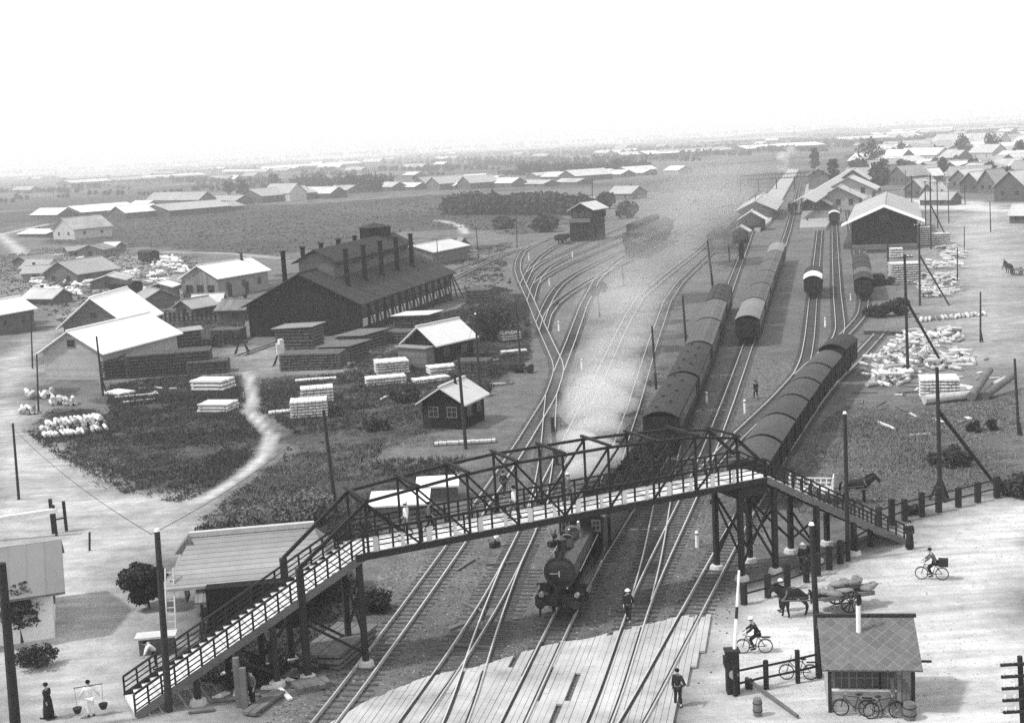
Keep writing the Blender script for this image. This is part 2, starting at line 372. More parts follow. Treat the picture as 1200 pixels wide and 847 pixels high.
def lay(name, px, label, passes=30, indiv=0, grp='railway tracks across the yard', long_=None):
    T = TR[name] = Track(px, passes); _k[0] += 1; dz = .0031*_k[0]
    p0, t0 = T.at(0); t = thing('railway_track', label, 'railway track', (p0.x, p0.y, 0), 0, grp)
    for sd in (-1, 1):
        b = MB(); vs = []; n = len(T.c)
        tan = np.gradient(T.c, axis=0); tan /= np.hypot(*tan.T)[:, None]; nor = np.stack([tan[:, 1], -tan[:, 0]], 1)
        c = T.c+nor*sd*GAUGE/2-np.array([p0.x, p0.y])
        for i in range(n):
            for o_, z in ((-.032, .02), (.032, .02), (.032, .2+dz), (-.032, .2+dz)): vs.append((c[i, 0]+nor[i, 0]*o_, c[i, 1]+nor[i, 1]*o_, z))
        fs = [(4*i+j, 4*i+(j+1) % 4, 4*i+4+(j+1) % 4, 4*i+4+j) for i in range(n-1) for j in range(4)]
        b.add(vs, fs).build('rail', RAIL, t)
    b = MB(); k = 0; q = .3; lng = []
    while q < T.L:
        p, d = T.at(q); rz = math.atan2(d.y, d.x)-math.pi/2+random.uniform(-.02, .02); z = -.04+dz*.5+random.uniform(-.008, .008)
        L_ = long_ and long_[0] < q < long_[1]
        if k < indiv:
            put('sleeper', SLP2 if L_ else SLP, t, (p.x-p0.x+(.35 if L_ else 0), p.y-p0.y, z), rz)
        else: b.box((p.x-p0.x, p.y-p0.y, z), (2.1, .17, .14), rz)
        k += 1; q += .62 if T.L < 200 or q < 120 else .8
    if b.v: b.build('sleepers', SLEEPER, t, kind='stuff')
    return t
lay('T1', [(372, 860), (387, 843), (402, 822), (472, 728), (536, 638), (561, 597.5), (587, 560), (613, 520), (631, 490), (646, 465), (655, 437), (654, 426), (642, 400), (633, 380), (621, 351), (611, 330), (606.5, 317), (607.5, 306), (613, 295), (629, 286), (647, 278), (668, 271), (700, 259), (740, 246)], 'leftmost track in front of the footbridge, curving to the ladder beside the coal tower', 12, 100)
lay('T2', [(478, 855), (488, 841), (536, 772), (581, 699), (601, 660), (620, 622), (634, 578), (639.5, 545), (642.5, 517), (644, 490), (646, 465)], 'second track from the left under the footbridge, with a turnout at the boards', 12, 100, long_=(2, 22))
lay('T2b', [(530, 860), (540, 841), (564, 758), (586, 698), (602, 657), (612, 638)], 'short turnout leg crossing the second track just before the planked crossing', 12, 100)
lay('T9', [(620, 622), (633, 589), (646, 563), (668, 517), (687, 477), (706, 437), (723, 400), (737.5, 371), (750, 350), (780, 324), (820, 293), (845, 266), (870, 242), (892, 222)], 'track under the steam plume, running up to the station from the second track', 20, 100)
lay('T3', [(597, 860), (606, 841), (660, 726), (689, 668), (722, 615), (748, 578), (774, 540), (800, 486), (824, 430), (843, 374), (858, 332), (880, 272), (897, 235), (916, 200)], 'track carrying the steam locomotive and the long dark passenger train', 14, 100)
lay('T10', [(689, 668), (702, 605), (715, 560), (732.5, 507), (743, 477), (753, 443), (766, 400), (774, 378), (782, 354), (797, 332), (827, 303), (850, 278), (880, 246), (903, 222)], 'track just left of the passenger train, curving up to the island platform', 20, 100)
lay('T4', [(698, 860), (708, 841), (751, 707), (772, 660), (806, 588), (818, 562), (835, 520), (854, 470), (870, 425), (882, 390), (896, 350), (911, 310), (924, 270), (933, 235), (940, 200)], 'track from the planked crossing up to the light-roofed stock train', 14, 100)
lay('P', [(751, 707), (764, 659), (776, 592), (784, 545), (800, 486)], 'short connecting track beneath the footbridge between the stock and passenger trains', 16, 60)
lay('T5', [(735, 860), (747, 841), (810, 721), (872, 605), (914, 535), (955, 473), (975, 448), (1000, 426), (1030, 393)], 'rightmost track under the footbridge, holding the row of covered wagons', 16, 100)
lay('T6', [(815, 569), (842, 537), (870, 508), (908, 472), (937, 440), (945, 420), (949, 395), (952, 360), (955, 330), (958, 300), (961, 268)], 'goods track left of the covered wagons, leading to the white-roofed van', 14, 80)
lay('T7', [(937, 441), (962, 418), (981, 399), (985, 386), (983, 365), (981, 345), (979, 300), (978, 272), (977, 245)], 'empty goods track between the two pairs of standing vans', 10, 40)
lay('T8', [(975, 405), (985, 398), (998, 385), (1010, 371), (1013, 355), (1010, 330), (1006, 305), (1000, 280), (996, 255), (993, 240)], 'curved siding running beside the goods shed', 10, 40)
lay('B1', [(613, 334), (618, 323), (624, 311), (633, 301), (649, 290), (670, 281), (700, 268)], 'ladder siding that ends under the coal tower', 8)
lay('B2', [(620, 320), (627, 313), (640, 305), (657, 297), (690, 283), (730, 266), (760, 252)], 'ladder siding passing just right of the coal tower', 8)
lay('B3', [(622, 353), (626, 338), (632, 325), (643, 314), (660, 304), (690, 292), (730, 275), (780, 252)], 'third ladder siding right of the coal tower', 8)
lay('B4', [(629, 333), (636, 327), (650, 318), (668, 309), (700, 296), (735, 281), (790, 256)], 'fourth ladder siding, running into the steam haze', 8)
lay('B5', [(633, 379), (640, 360), (648, 345), (657, 334), (672, 323), (700, 308), (740, 290), (800, 262)], 'fifth ladder siding, with the dark wagons in the haze', 8)
lay('B6', [(637, 388), (642, 370), (652, 356), (665, 346), (690, 330), (720, 314), (760, 293), (815, 264)], 'last ladder siding, nearest the signal posts', 8)
lay('T11', [(655, 437), (669.5, 400), (684, 359), (700, 328), (722, 308), (760, 283), (810, 262)], 'straight track branching right from the ladder toward the steam', 14, 60)
lay('R1', [(640, 281), (620, 289), (600, 295), (575, 306), (550, 318), (525, 331), (508, 340)], 'track curving from the ladder into the engine shed end', 10)
lay('R2', [(613, 291), (600, 293), (570, 302), (545, 311), (517, 321), (495, 330)], 'left of the two tracks running into the far end of the engine shed', 8)
# planked level crossing
cross = wpoly([(372, 860), (425, 826), (500, 795), (560, 783), (640, 758), (700, 748), (800, 724), (836, 721), (832, 745), (800, 800), (778, 860)])
b = MB(); d = G(606, 841)-G(660, 726); d = np.array([-d.x, -d.y]); d /= np.hypot(*d); nn = np.array([d[1], -d[0]]); o_ = np.array([G(606, 841).x, G(606, 841).y])
def span(u):
    tt = np.arange(-16, 26, .05); ins = sdist(o_+nn*u+d*tt[:, None], cross) < 0
    return (tt[ins][0], tt[ins][-1]) if ins.any() else None
for i in range(-70, 85):
    u = i*.27; hw = .127+random.uniform(-.007, .003); s0_, s1_ = span(u-hw), span(u+hw)
    if not s0_ or not s1_ or abs(s0_[1]-s1_[1]) > 1.2: continue
    jt = random.uniform(-.1, .1) if random.random() > .12 else random.uniform(-.6, 0); t0_, t1_ = min(s0_[0], s1_[0]), min(s0_[1], s1_[1])+jt; t = t0_
    while t < t1_-.3:
        ln = min(random.uniform(2.6, 4.2), t1_-t); last = t+ln >= t1_-.31; ln = t1_-t if last else ln
        ea, eb = (s0_[1]+jt, s1_[1]+jt) if last else (t+ln-.015, t+ln-.015); z0, z1 = .04, .14+random.uniform(-.014, .014)
        if random.random() > .025:
            c4 = [o_+nn*(u-hw)+d*t, o_+nn*(u+hw)+d*t, o_+nn*(u+hw)+d*eb, o_+nn*(u-hw)+d*ea]
            b.add([(q[0], q[1], z) for z in (z0, z1) for q in c4], [(3, 2, 1, 0), (4, 5, 6, 7), (0, 1, 5, 4), (1, 2, 6, 5), (2, 3, 7, 6), (3, 0, 4, 7)])
        t += ln
b.build('crossing_planks', mat('crossing_boards', .36, .6, .5, rnd=0), kind='structure')

GAP_SHADE = mat('flangeway_gap_shade', .03, .4, 3)  # dark strips along the rails paint in the shade of the flangeway gaps
for k, nm in (('T1', 'T1'), ('T2', 'T2'), ('T2b', 'T2b'), ('T3', 'T3'), ('T4', 'T4'), ('T5', 'T5')):
    c = TR[k].c[:45]; tan = np.gradient(c, axis=0); tan /= np.hypot(*tan.T)[:, None]; nor = np.stack([tan[:, 1], -tan[:, 0]], 1); ins = sdist(c, cross) < .3
    par = [o for o in COL.objects if o.type == 'EMPTY' and o.get('category') == 'railway track' and abs(o.location.x-TR[k].c[0, 0]) < .01 and abs(o.location.y-TR[k].c[0, 1]) < .01][0]
    for sd in (-1, 1):
        b = MB()
        for i in range(len(c)-1):
            if ins[i] and ins[i+1]:
                a_ = c[i]+nor[i]*sd*(GAUGE/2-.085)-TR[k].c[0]; e_ = c[i+1]+nor[i+1]*sd*(GAUGE/2-.085)-TR[k].c[0]; b.bar((a_[0], a_[1], .12), (e_[0], e_[1], .12), .1, .1)
        if b.v: b.build('flangeway_strip', GAP_SHADE, par)
# low hazy rise on the horizon at right
hb = MB(); hv = []; nh = 60
for i in range(nh):
    px = 700+i*9.5; f = i/(nh-1); hgt = 2+15*math.sin(math.pi*min(1, max(0, (f-.1)/.85)))**1.4*(.8+.2*math.sin(i*.7))
    q = G(px, 168+(600-px)*.055+9.5); u_ = Vector((q.x, q.y, 0)).normalized()
    for dd, z in ((0, -.5), (260, hgt*.6), (700, hgt), (1500, -.5)): p_ = u_*(3900+dd); hv.append((p_.x, p_.y, z))
hb.add(hv, [(4*i+j, 4*i+4+j, 4*i+5+j, 4*i+1+j) for i in range(nh-1) for j in range(3)]).build('hills', mat('wooded_rise', .12, .5, .02, bump=0), kind='structure', smooth=True)
# ================================================================ FOOTBRIDGE
ZB = 5.15
A_, C_ = G(428, 656, ZB), G(865, 572, ZB); A_.z = C_.z = 0
BU = (C_-A_).normalized(); BN = Vector((-BU.y, BU.x, 0)); BL = (C_-A_).length; BW = 2.55
brz = math.atan2(BU.y, BU.x)
br = thing('footbridge', 'long footbridge with a dark truss span and stairs at both ends over the tracks', 'footbridge', (A_.x, A_.y, 0), brz)
# local frame: x along the span, y away from the camera, z up
def loc_(p): q = Vector((p.x, p.y, 0))-A_; return Vector((q.dot(BU), q.dot(BN), 0))
SL, SR = loc_(G(160, 842)).x, loc_(G(1062, 637)).x
ZD = ZB+.34
MB().box(((-.2+BL+1.9)/2, BW/2, ZD-.05), (BL+2.1, BW-.16, .09)).build('deck', DECK, br)
for y in (0, BW): MB().box((BL/2+.7, y, ZB+.15), (BL+2.3, .16, .3)).build('bottom_chord', STEEL_D, br)
b = MB()
for i in range(16): b.box((i*BL/15, BW/2, ZB+.12), (.14, BW, .2))
b.build('floor_beam', STEEL_D, br)
HS = [2.75, 3.0, 3.25, 3.4, 3.4, 3.4, 3.3, 3.15, 2.75]; XS = [.2+i*(BL-.2)/8 for i in range(9)]
for y in (.02, BW-.02):
    b = MB()
    for i in range(8): b.bar((XS[i], y, ZB+HS[i]), (XS[i+1], y, ZB+HS[i+1]), .12, .135)
    b.build('top_chord', STEEL_D, br)
    for i in range(9): MB().box((XS[i], y, ZB+.3+(HS[i]-.3)/2), (.1, .1, HS[i]-.3)).build('truss_post', STEEL_D, br)
    for i in range(8):
        a, c = ((i, i+1) if i < 4 else (i+1, i))
        MB().bar((XS[a], y, ZB+HS[a]-.03), (XS[c], y, ZB+.3), .08, .1).build('truss_diagonal', STEEL_D, br)
for i in range(9): MB().box((XS[i], BW/2, ZB+HS[i]+.14), (.14, BW+.5, .13)).build('cross_beam', STEEL_D, br)
for y in (.02, BW-.02):      # raking end braces of the truss
    MB().bar((XS[0], y, ZB+HS[0]-.05), (-3.2, y, 5.35 if y < 1 else 5.2), .14, .16).build('end_brace', STEEL_D, br)
    MB().bar((XS[8], y, ZB+HS[8]-.05), (BL+1.6, y, ZD+.85), .14, .16).build('end_brace', STEEL_D, br)
def railing(x0, z0, x1, z1, y, name, gap, mt_post, lat, hh=1.0, big=0):
    t = MB(); t.bar((x0, y, z0+hh), (x1, y, z1+hh), .09, .09); t.build(name, STEEL_D if lat < 9 else TIMBER_D, br)
    n = max(2, round(abs(x1-x0)/gap)); pp = MB(); rl = MB()
    for i in range(n+1):
        f = i/n; x = x0+(x1-x0)*f; z = z0+(z1-z0)*f
        pp.box((x, y, z+hh/2), (.085, .07, hh))
    for k in range(3): q = hh*(.24+.24*k); rl.bar((x0, y+.0, z0+q), (x1, y, z1+q), .045, .05)
    pp.build('baluster', mt_post, br, kind='stuff'); rl.build('guard_rail', STEEL_D, br)
railing(.0, ZD, BL+1.8, ZD, .1, 'handrail', .75, TIMBER_D, 1)
railing(.0, ZD, BL+1.8, ZD, BW-.1, 'handrail', .75, TIMBER_D, 1)
WU = mat('whitewashed_board', .6, .15, 2)
for i in range(16): MB().box((.6+i*BL/15.6, .05, ZD+.3), (.17 if i % 2 else .26, .05, .72)).build('white_upright', WU, br)
def stair(x0, z0, x1, z1, lab):
    n = max(int(abs(z0-z1)/.19), 6); b = MB(); dx = (x1-x0)/n
    for i in range(n): b.box((x0+dx*(i+.5), BW/2, z0+(z1-z0)*(i+.5)/n), (abs(dx)+.06, BW-.2, .07))
    b.build('stair_tread', DECK, br, kind='stuff')
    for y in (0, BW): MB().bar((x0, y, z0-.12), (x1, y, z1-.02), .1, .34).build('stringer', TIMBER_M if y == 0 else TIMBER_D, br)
    for y in (.05, BW-.05): railing(x0, z0, x1, z1, y, 'handrail', .62, TIMBER_D, 9, 1.0)
stair(0, ZD-.05, SL, .1, 'l'); stair(BL+1.9, ZD-.05, SR, .1, 'r')
def leg(x, y, top, mat_=TIMBER_D, r=.13):
    o = MB().box((x, y, top/2), (r*2, r*2, top)).build('leg', mat_, br)
    MB().lathe([(.42, 0), (.36, .22), (.2, .26)], (x, y, 0), 10).build('footing', STONE, o)
def zst(x): return ZD-.3+(0-ZD+.1)*((x)/(SL)) if x < 0 else (ZB if x < BL+1.9 else ZB+(0-ZB)*((x-BL-1.9)/(SR-BL-1.9)))-.1
def bent(x, hi=None):
    h = hi or zst(x)
    leg(x, .1, h); leg(x, BW-.1, h)
    if h > 2:
        MB().bar((x, .1, h*.25), (x, BW-.1, h*.8), .07, .12).build('brace', TIMBER_D, br)
        MB().bar((x+.08, .1, h*.8), (x+.08, BW-.1, h*.25), .07, .12).build('brace', TIMBER_D, br)
for x in (-.3, BL+.15, BL+2.4): bent(x)
leg(-3.2, .0, 5.35, r=.15); leg(-3.2, BW, 5.2, r=.15)
for f in (.42, .57, .75): bent(SL*f)
for f in (.35, .62): bent(BL+1.9+(SR-BL-1.9)*f)
for y in (.12, BW-.12):
    for a, c in ((-.3, -3.2), (SL*.42, -3.2), (SL*.42, SL*.57)):
        MB().bar((a, y, .6), (c, y, min(zst(a), zst(c))*.75), .07, .13).build('brace', TIMBER_D, br)
    MB().bar((BL+.15, y, .7), (BL+2.4, y, 4.3), .07, .13).build('brace', TIMBER_D, br)
    MB().bar((BL+.2, y+.08, 4.3), (BL+2.4, y+.08, .7), .07, .13).build('brace', TIMBER_D, br)
    MB().bar((BL+2.4, y, 3.6), (BL+1.9+(SR-BL-1.9)*.35, y, .8), .07, .13).build('brace', TIMBER_D, br)
MB().box((BL+1.0, BW/2, ZB-.35), (2.1, BW-.3, .5)).build('landing_beams', TIMBER_D, br)
# ================================================================ BUILDINGS
_wm = {}
def wmesh(wd, ht, m=None):
    k = (round(wd, 2), round(ht, 2), m)
    if k not in _wm:
        _wm[k] = (MB().box((0, 0, 0), (wd, .06, ht)).mesh('window', m or PANE),
                  MB().box((0, 0, ht/2+.04), (wd+.16, .1, .08)).box((0, 0, -ht/2-.04), (wd+.2, .14, .08)).box((-wd/2-.04, 0, 0), (.08, .1, ht)).box((wd/2+.04, 0, 0), (.08, .1, ht))
                  .box((0, -.01, 0), (.05, .08, ht)).box((0, -.012, ht*.05), (wd, .08, .05)).mesh('frame', FRAME))
    return _wm[k]
def window(t, x, y, z, wd, ht, rz=0., frame=True, m=None, name='window'):
    a, f = wmesh(wd, ht, m)
    o = put(name, a, t, (x, y, z), rz)
    if frame: put('frame', f, o)
    return o
def building(name, label, cat, c, rz, w, d, he, hr, roof, wall, oh=.5, group=None, win=(), door=(), chim=(), vent=None, gable=None, wt=.0, trim=None):
    """ridge along local y, front gable at y=-d/2; win: (face, n, z, wd, ht[, skip_frame]) with face f/b/l/r; door: (face, u, wd, ht)"""
    t = thing(name, label, cat, c, rz, group)
    sl = (hr-he)/(w/2); th = .14
    MB().prism([(-w/2, 0), (w/2, 0), (w/2, he), (0, hr-.02), (-w/2, he)], -d/2, d/2).build('wall', wall, t)
    e = w/2+oh; ze = he-sl*oh
    MB().prism([(-e, ze), (-e, ze+th), (0, hr+th), (e, ze+th), (e, ze), (0, hr)], -d/2-oh, d/2+oh).build('roof', roof, t)
    MB().box((0, 0, hr+th+.04), (.28, d+2*oh+.06, .14)).build('ridge_cap', trim or roof, t)
    for fc, n, z, wd, ht, *fr in win:
        for i in range(n):
            u = (i+.5)/n-.5
            if fc in 'lr': window(t, (w/2+.02)*(1 if fc == 'r' else -1), u*d*.94, z, wd, ht, math.pi/2 if fc == 'r' else -math.pi/2, not fr)
            else: window(t, u*w*.9, (d/2+.02)*(-1 if fc == 'f' else 1), z, wd, ht, 0 if fc == 'f' else math.pi, not fr)
    for fc, u, wd, ht in door:
        if fc in 'lr': window(t, (w/2+.025)*(1 if fc == 'r' else -1), u*d, ht/2, wd, ht, math.pi/2, False, TIMBER_D, 'door')
        else: window(t, u*w, (d/2+.025)*(-1 if fc == 'f' else 1), ht/2, wd, ht, 0, False, TIMBER_D, 'door')
    for x, y, r_, h in chim:
        zr = hr-abs(x)*sl
        MB().cyl((x, y, zr-.3), (x, y, zr+h), r_, r_*.95, 10).cyl((x, y, zr+h), (x, y, zr+h+.12), r_*1.35, n=10).cyl((x, y, zr), (x, y, zr+.25), r_*1.8, r_*1.2, 10).build('chimney', STEEL_D if r_ < .5 else BOARD_M, t)
    return t
def bld_px(name, label, cat, x0, x1, yb, ybr, yrt, d, roof, wall, yaw=0., side=False, he=None, **k):
    """front base corners (x0,yb)-(x1,ybr) in the picture and ridge row yrt give the real size; d metres deep"""
    a, c = G(x0, yb), G(x1, ybr); w_ = (c-a).length; m = (a+c)/2; hr = HT((x0+x1)/2, (yb+ybr)/2, yrt)
    rz = math.atan2((c-a).y, (c-a).x)
    if side:
        f = Vector((-math.sin(rz), math.cos(rz), 0)); hr2 = hr*1.0
        return building(name, label, cat, m+f*d/2, rz+math.pi/2, d, w_, he or hr*.55, hr2, roof, wall, **k)
    rz += yaw; f = Vector((-math.sin(rz), math.cos(rz), 0))
    return building(name, label, cat, m+f*d/2, rz, w_, d, he or hr*.55, hr, roof, wall, **k)
# --- engine shed
fl, fr_, brr = G(287, 403), G(423, 393), G(530, 350)
dv = (brr-fr_); D_ = dv.length; dn = dv.normalized(); rz = math.atan2(dn.y, dn.x)-math.pi/2; Wd = (fr_-fl).length
xv = Vector((dn.y, -dn.x, 0)); Wp = Wd*1.06
cen = fr_-xv*Wp/2+dn*D_/2
es = building('engine_shed', 'large black engine shed with a raised roof monitor and rows of smoke pipes', 'engine shed', cen, rz, Wp, D_, 4.4, 8.4, ROOF_S, BOARD_D, .7)
MB().prism([(-2.6, 7.0), (2.6, 7.0), (2.6, 9.6), (0, 11.0), (-2.6, 9.6)], -D_/2+5.5, D_/2-4).build('monitor_wall', BOARD_M, es)
MB().prism([(-3.4, 9.28), (-3.4, 9.42), (0, 11.2), (3.4, 9.42), (3.4, 9.28), (0, 11.05)], -D_/2+4.8, D_/2-3.3).build('monitor_roof', ROOF_S, es)
for i in range(16):
    y = -D_/2+7+i*(D_-12.5)/15
    for s in (-1, 1): window(es, 2.63*s, y, 8.9, 1.1, .9, math.pi/2*s, True, name='monitor_window')
for s in (-1, 1):
    for i in range(5):
        y = -D_/2+5+i*6.6; x = s*4.6; z = 8.4-4.6*4/(Wp/2)
        MB().cyl((x, y, z-.4), (x, y, z+4.9), .36, .33, 10).cyl((x, y, z+4.9), (x, y, z+5.05), .46, n=10).cyl((x, y, z-.2), (x, y, z+.5), .6, .33, 10).build('smoke_pipe', mat('pipe_black', .008, .3, 2), es)
WP_ = mat('limewashed_panel', .42, .25, 1.2)
for i in range(13):
    y = -D_/2+1.8+i*(D_-3.6)/12
    window(es, Wp/2+.03, y, 3.1, 1.25, 1.2, math.pi/2, True)
    MB().box((Wp/2+.03, y, 1.55), (.08, 1.7, 1.1)).build('wall_panel', WP_, es)
    MB().bar((Wp/2+.08, y+D_/26, 4.0), (Wp/2+1.0, y+D_/26, .0), .16, .18).build('buttress', TIMBER_D, es)
for x in (-3.6, 0, 3.6): MB().box((x, -D_/2-.03, 2.05), (3.0, .08, 4.1)).build('engine_door', mat('black_doorway', .01, .3, 1, stripe=(0, .3, .4)), es)
MB().bar((-Wp/2-.05, -D_/2+.1, 4.2), (-Wp/2-1.3, -D_/2-.3, 0), .2, .2).build('buttress', TIMBER_D, es)
MB().bar((Wp/2+.1, D_/2-.1, 4.2), (Wp/2+1.8, D_/2+.4, 0), .2, .2).build('buttress', TIMBER_D, es)
t = thing('water_tank', 'dark square tank house standing up behind the engine shed roof monitor', 'tank', cen+dn*(D_/2-8)-xv*1.2, rz)
MB().box((0, 0, 5.3), (3.4, 3.4, 10.6)).build('tower', BOARD_D, t); MB().box((0, 0, 11.2), (3.7, 3.7, 2.4)).build('tank', BOARD_D, t)
MB().lathe([(2.9, 12.41), (.15, 13.0)], (0, 0, 0), 4).build('roof', ROOF_S, t)
for i in range(2):
    dx = (-2, 2)[i]; p = fl+(fr_-fl)*(.3+.35*i)-dn*.3
    tt = thing('railway_track', ('short pair of rails leading into the left doorway of the black engine shed', 'short pair of rails leading into the right doorway of the black engine shed')[i], 'railway track', (p.x, p.y, 0), rz, 'railway tracks across the yard')
    for s in (-1, 1): MB().box((s*.53, -6, .08), (.08, 12, .16)).build('rail', RAIL, tt)
    b = MB()
    for k in range(18): b.box((0, -.4-k*.65, .0), (2.1, .18, .12))
    b.build('sleepers', SLEEPER, tt, kind='stuff')
# --- long low annex behind the engine shed
bld_px('store_building', 'long low building with a pale flat-pitched roof right of the engine shed', 'building', 508, 549, 312, 303, 284, 9, TIN_P, BOARD_M, side=True, he=2.9, win=(('r', 6, 1.6, .8, .9), ('f', 3, 1.6, .8, .9)))
bld_px('hut', 'tiny dark gabled hut beside the long low pale-roofed building', 'hut', 538, 551, 297, 296, 279, 4, TIN_G, BOARD_M, door=(('f', 0, 1, 1.9),))
# --- left sheds
p0, p1 = G(53, 445), G(122, 445); 
building('shed', 'grey boarded shed under a wide bright tin roof, nearest the dirt road', 'shed', Vector((-44.2, 138, 0))*0+(G(53, 446)+G(122, 444))/2+Vector((.35, .94, 0)).normalized()*7.5, -.35, 8.1, 15, 3.3, 5.6, TIN_W, BOARD_L, .6, win=(('f', 1, 4.2, .9, .7),), door=(('r', -.2, 1.6, 2.2),))
a, c = G(84, 420), G(150, 416)
building('shed', 'taller shed with a steep bright roof, behind the wide tin-roofed shed', 'shed', (a+c)/2+Vector((.1, 1, 0))*5, -.12, 8.2, 11, 4.4, 7.6, TIN_W, BOARD_M, .7, win=(('f', 1, 5.4, .8, .6),))
building('shed', 'small shed with bright roof cut by the left edge of the picture', 'shed', G(-6, 392)+Vector((0, 3, 0)), -.45, 5.5, 8, 3.2, 4.8, TIN_W, BOARD_M, .5, win=(('r', 2, 1.7, .7, .8),), door=(('f', .1, 1.2, 2),))
building('workshop', 'pale plank-sided workshop with a light tin roof and dark windows along its side', 'workshop', (G(213, 350)+G(257, 349))/2+Vector((.5, .86, 0))*7, -.5, 8.2, 14, 3.6, 5.7, mat('light_tin_roof', .7, .1, .5, .6, stripe=(1, .9, .1)), BOARD_V, .5,
         win=(('f', 3, 1.7, 1.4, 1.2), ('r', 3, 1.9, .8, 1.1)), door=(('r', -.28, 1, 2.1), ('r', .05, 1, 2.1)), chim=((.3, 4.5, .25, 1.2),))
building('privy', 'small pale shed with a bright lean roof in front of the plank-sided workshop', 'shed', (G(176, 355)+G(202, 353))/2+Vector((0, 2, 0)), -.1, 4.4, 4, 2.6, 3.3, TIN_W, BOARD_V, .4, door=(('f', -.2, .9, 1.9),))
# --- huts in the weeds
h1 = building('hut', 'small dark hut with a bright tin slope and a lean-to, amid the timber stacks', 'hut', (G(477, 427)+G(512, 431))/2+Vector((.62, .78, 0))*3.2, -.67, 4.6, 6.4, 2.7, 4.4, mat('hut_tin', .62, .1, 1, .6), BOARD_D, .5, win=(('r', 2, 1.5, .7, .8),), door=(('f', .2, .9, 1.8),))
MB().prism([(-2.3, 2.3), (-2.3, 2.42), (2.3, 2.42), (2.3, 2.3)], -5.0, -3.4).build('lean_to_roof', TIN_G, h1); MB().box((0, -4.0, 1.1), (4.2, 1.4, 2.2)).build('lean_to', BOARD_M, h1)
building('hut', 'dark signalman\'s hut with pale roof slopes beside the ladder tracks', 'hut', (G(498, 502)+G(541, 504))/2+Vector((.4, .92, 0))*2.3, -.4, 3.9, 4.4, 2.4, 3.6, TIN_P, BOARD_D, .45, win=(('f', 2, 1.5, .8, .8), ('r', 2, 1.5, .7, .8)), door=(('f', -.38, .7, 1.8),), chim=((.2, .2, .12, .8),))
for px, py, py2, w_, d_, lab in ((448, 604, 596, 4.0, 2.6, 'low shed with a bright flat top seen through the left of the truss'), (492, 584, 577, 3.0, 2.0, 'smaller low shed with a bright top, behind the first one seen through the truss')):
    q = G(px+22, py); t = thing('low_shed', lab, 'shed', q, .0)
    MB().box((0, 0, .55), (w_-.3, d_-.3, 1.1)).build('wall', BOARD_M, t); MB().box((0, 0, 1.2), (w_, d_, .12), rx=.14).build('roof', TIN_W, t)
# --- coal tower
t = thing('coaling_tower', 'tall dark coaling tower with a pale roof straddling the ladder sidings', 'coal tower', (G(672, 284)+G(704, 281))/2+Vector((.5, 3, 0)), -.5)
MB().box((0, 0, 2.6), (5.6, 7.5, 5.2)).build('bunker', BOARD_D, t); MB().prism([(-2.8, 5.2), (2.8, 5.2), (2.8, 7.6), (0, 9.0), (-2.8, 7.6)], -3.0, 4.6).build('loft', BOARD_D, t)
MB().prism([(-3.5, 7.25), (-3.5, 7.4), (0, 9.2), (3.5, 7.4), (3.5, 7.25), (0, 9.05)], -3.8, 5.2).build('roof', TIN_P, t)
MB().box((0, -4.0, 5.0), (5.2, .8, .9)).build('loading_ledge', BOARD_M, t)
for i in range(3): window(t, -1.8+1.8*i, -3.03, 6.4, 1, 1)
for s in (-1, 1): MB().bar((s*2.9, -3.6, 0), (s*2.9, -3.6, 5.2), .3, .3).build('post', TIMBER_D, t)
# --- crossing keeper's hut
ck = (G(987, 833)+G(1068, 834))/2
a, c = G(987, 833), G(1068, 833); crz = math.atan2((c-a).y, (c-a).x)-.03
t = thing('crossing_hut', 'crossing keeper\'s hut with a diamond-tiled roof, window band and stove pipe', 'hut', ck+Vector((0, 1.3, 0)), crz)
W_, D2 = 3.45, 2.7
MB().prism([(-D2/2, 0), (D2/2, 0), (D2/2, 2.25), (-.0+.9, 3.15), (-D2/2, 2.1)], -W_/2, W_/2).build('wall', BOARD_L, t).rotation_euler.z = math.pi/2
t.children[-1] if t.children else None
def dia():
    m = bpy.data.materials.new('diamond_tiles'); m.use_nodes = True; q = m.node_tree; N = q.nodes; L = q.links; b = N['Principled BSDF']; b.inputs['Roughness'].default_value = .8
    tc = N.new('ShaderNodeTexCoord'); mp = N.new('ShaderNodeMapping'); mp.inputs['Rotation'].default_value = (0, 0, R(45)); mp.inputs['Scale'].default_value = (1, 1, 0)
    L.new(tc.outputs['Object'], mp.inputs[0]); bk = N.new('ShaderNodeTexBrick'); bk.offset = 0; bk.inputs['Scale'].default_value = 1.0; bk.inputs['Brick Width'].default_value = .42; bk.inputs['Row Height'].default_value = .42; bk.inputs['Mortar Size'].default_value = .015
    for i, v in ((1, .12), (2, .16), (3, .23)): bk.inputs[i].default_value = (v, v, v, 1)
    L.new(mp.outputs[0], bk.inputs[0]); ns = N.new('ShaderNodeTexNoise'); ns.inputs['Scale'].default_value = 4; L.new(tc.outputs['Object'], ns.inputs[0])
    mx = N.new('ShaderNodeMix'); mx.data_type = 'RGBA'; mx.blend_type = 'MULTIPLY'; mx.inputs[0].default_value = .5; L.new(bk.outputs[0], mx.inputs[6]); L.new(ns.outputs[0], mx.inputs[7])
    bwn = N.new('ShaderNodeRGBToBW'); L.new(mx.outputs[2], bwn.inputs[0]); L.new(bwn.outputs[0], b.inputs['Base Color']); return m
b = MB(); b.bar((0, -D2/2-.55, 2.02), (0, .98, 3.3), W_+.55, .09)
b.build('roof', dia(), t)
MB().bar((0, .95, 3.22), (0, D2/2+.4, 2.5), W_+.5, .09).build('rear_roof', SHINGLE, t)
MB().box((0, .95, 3.36), (W_+.75, .2, .12)).build('ridge_board', TIMBER_D, t)
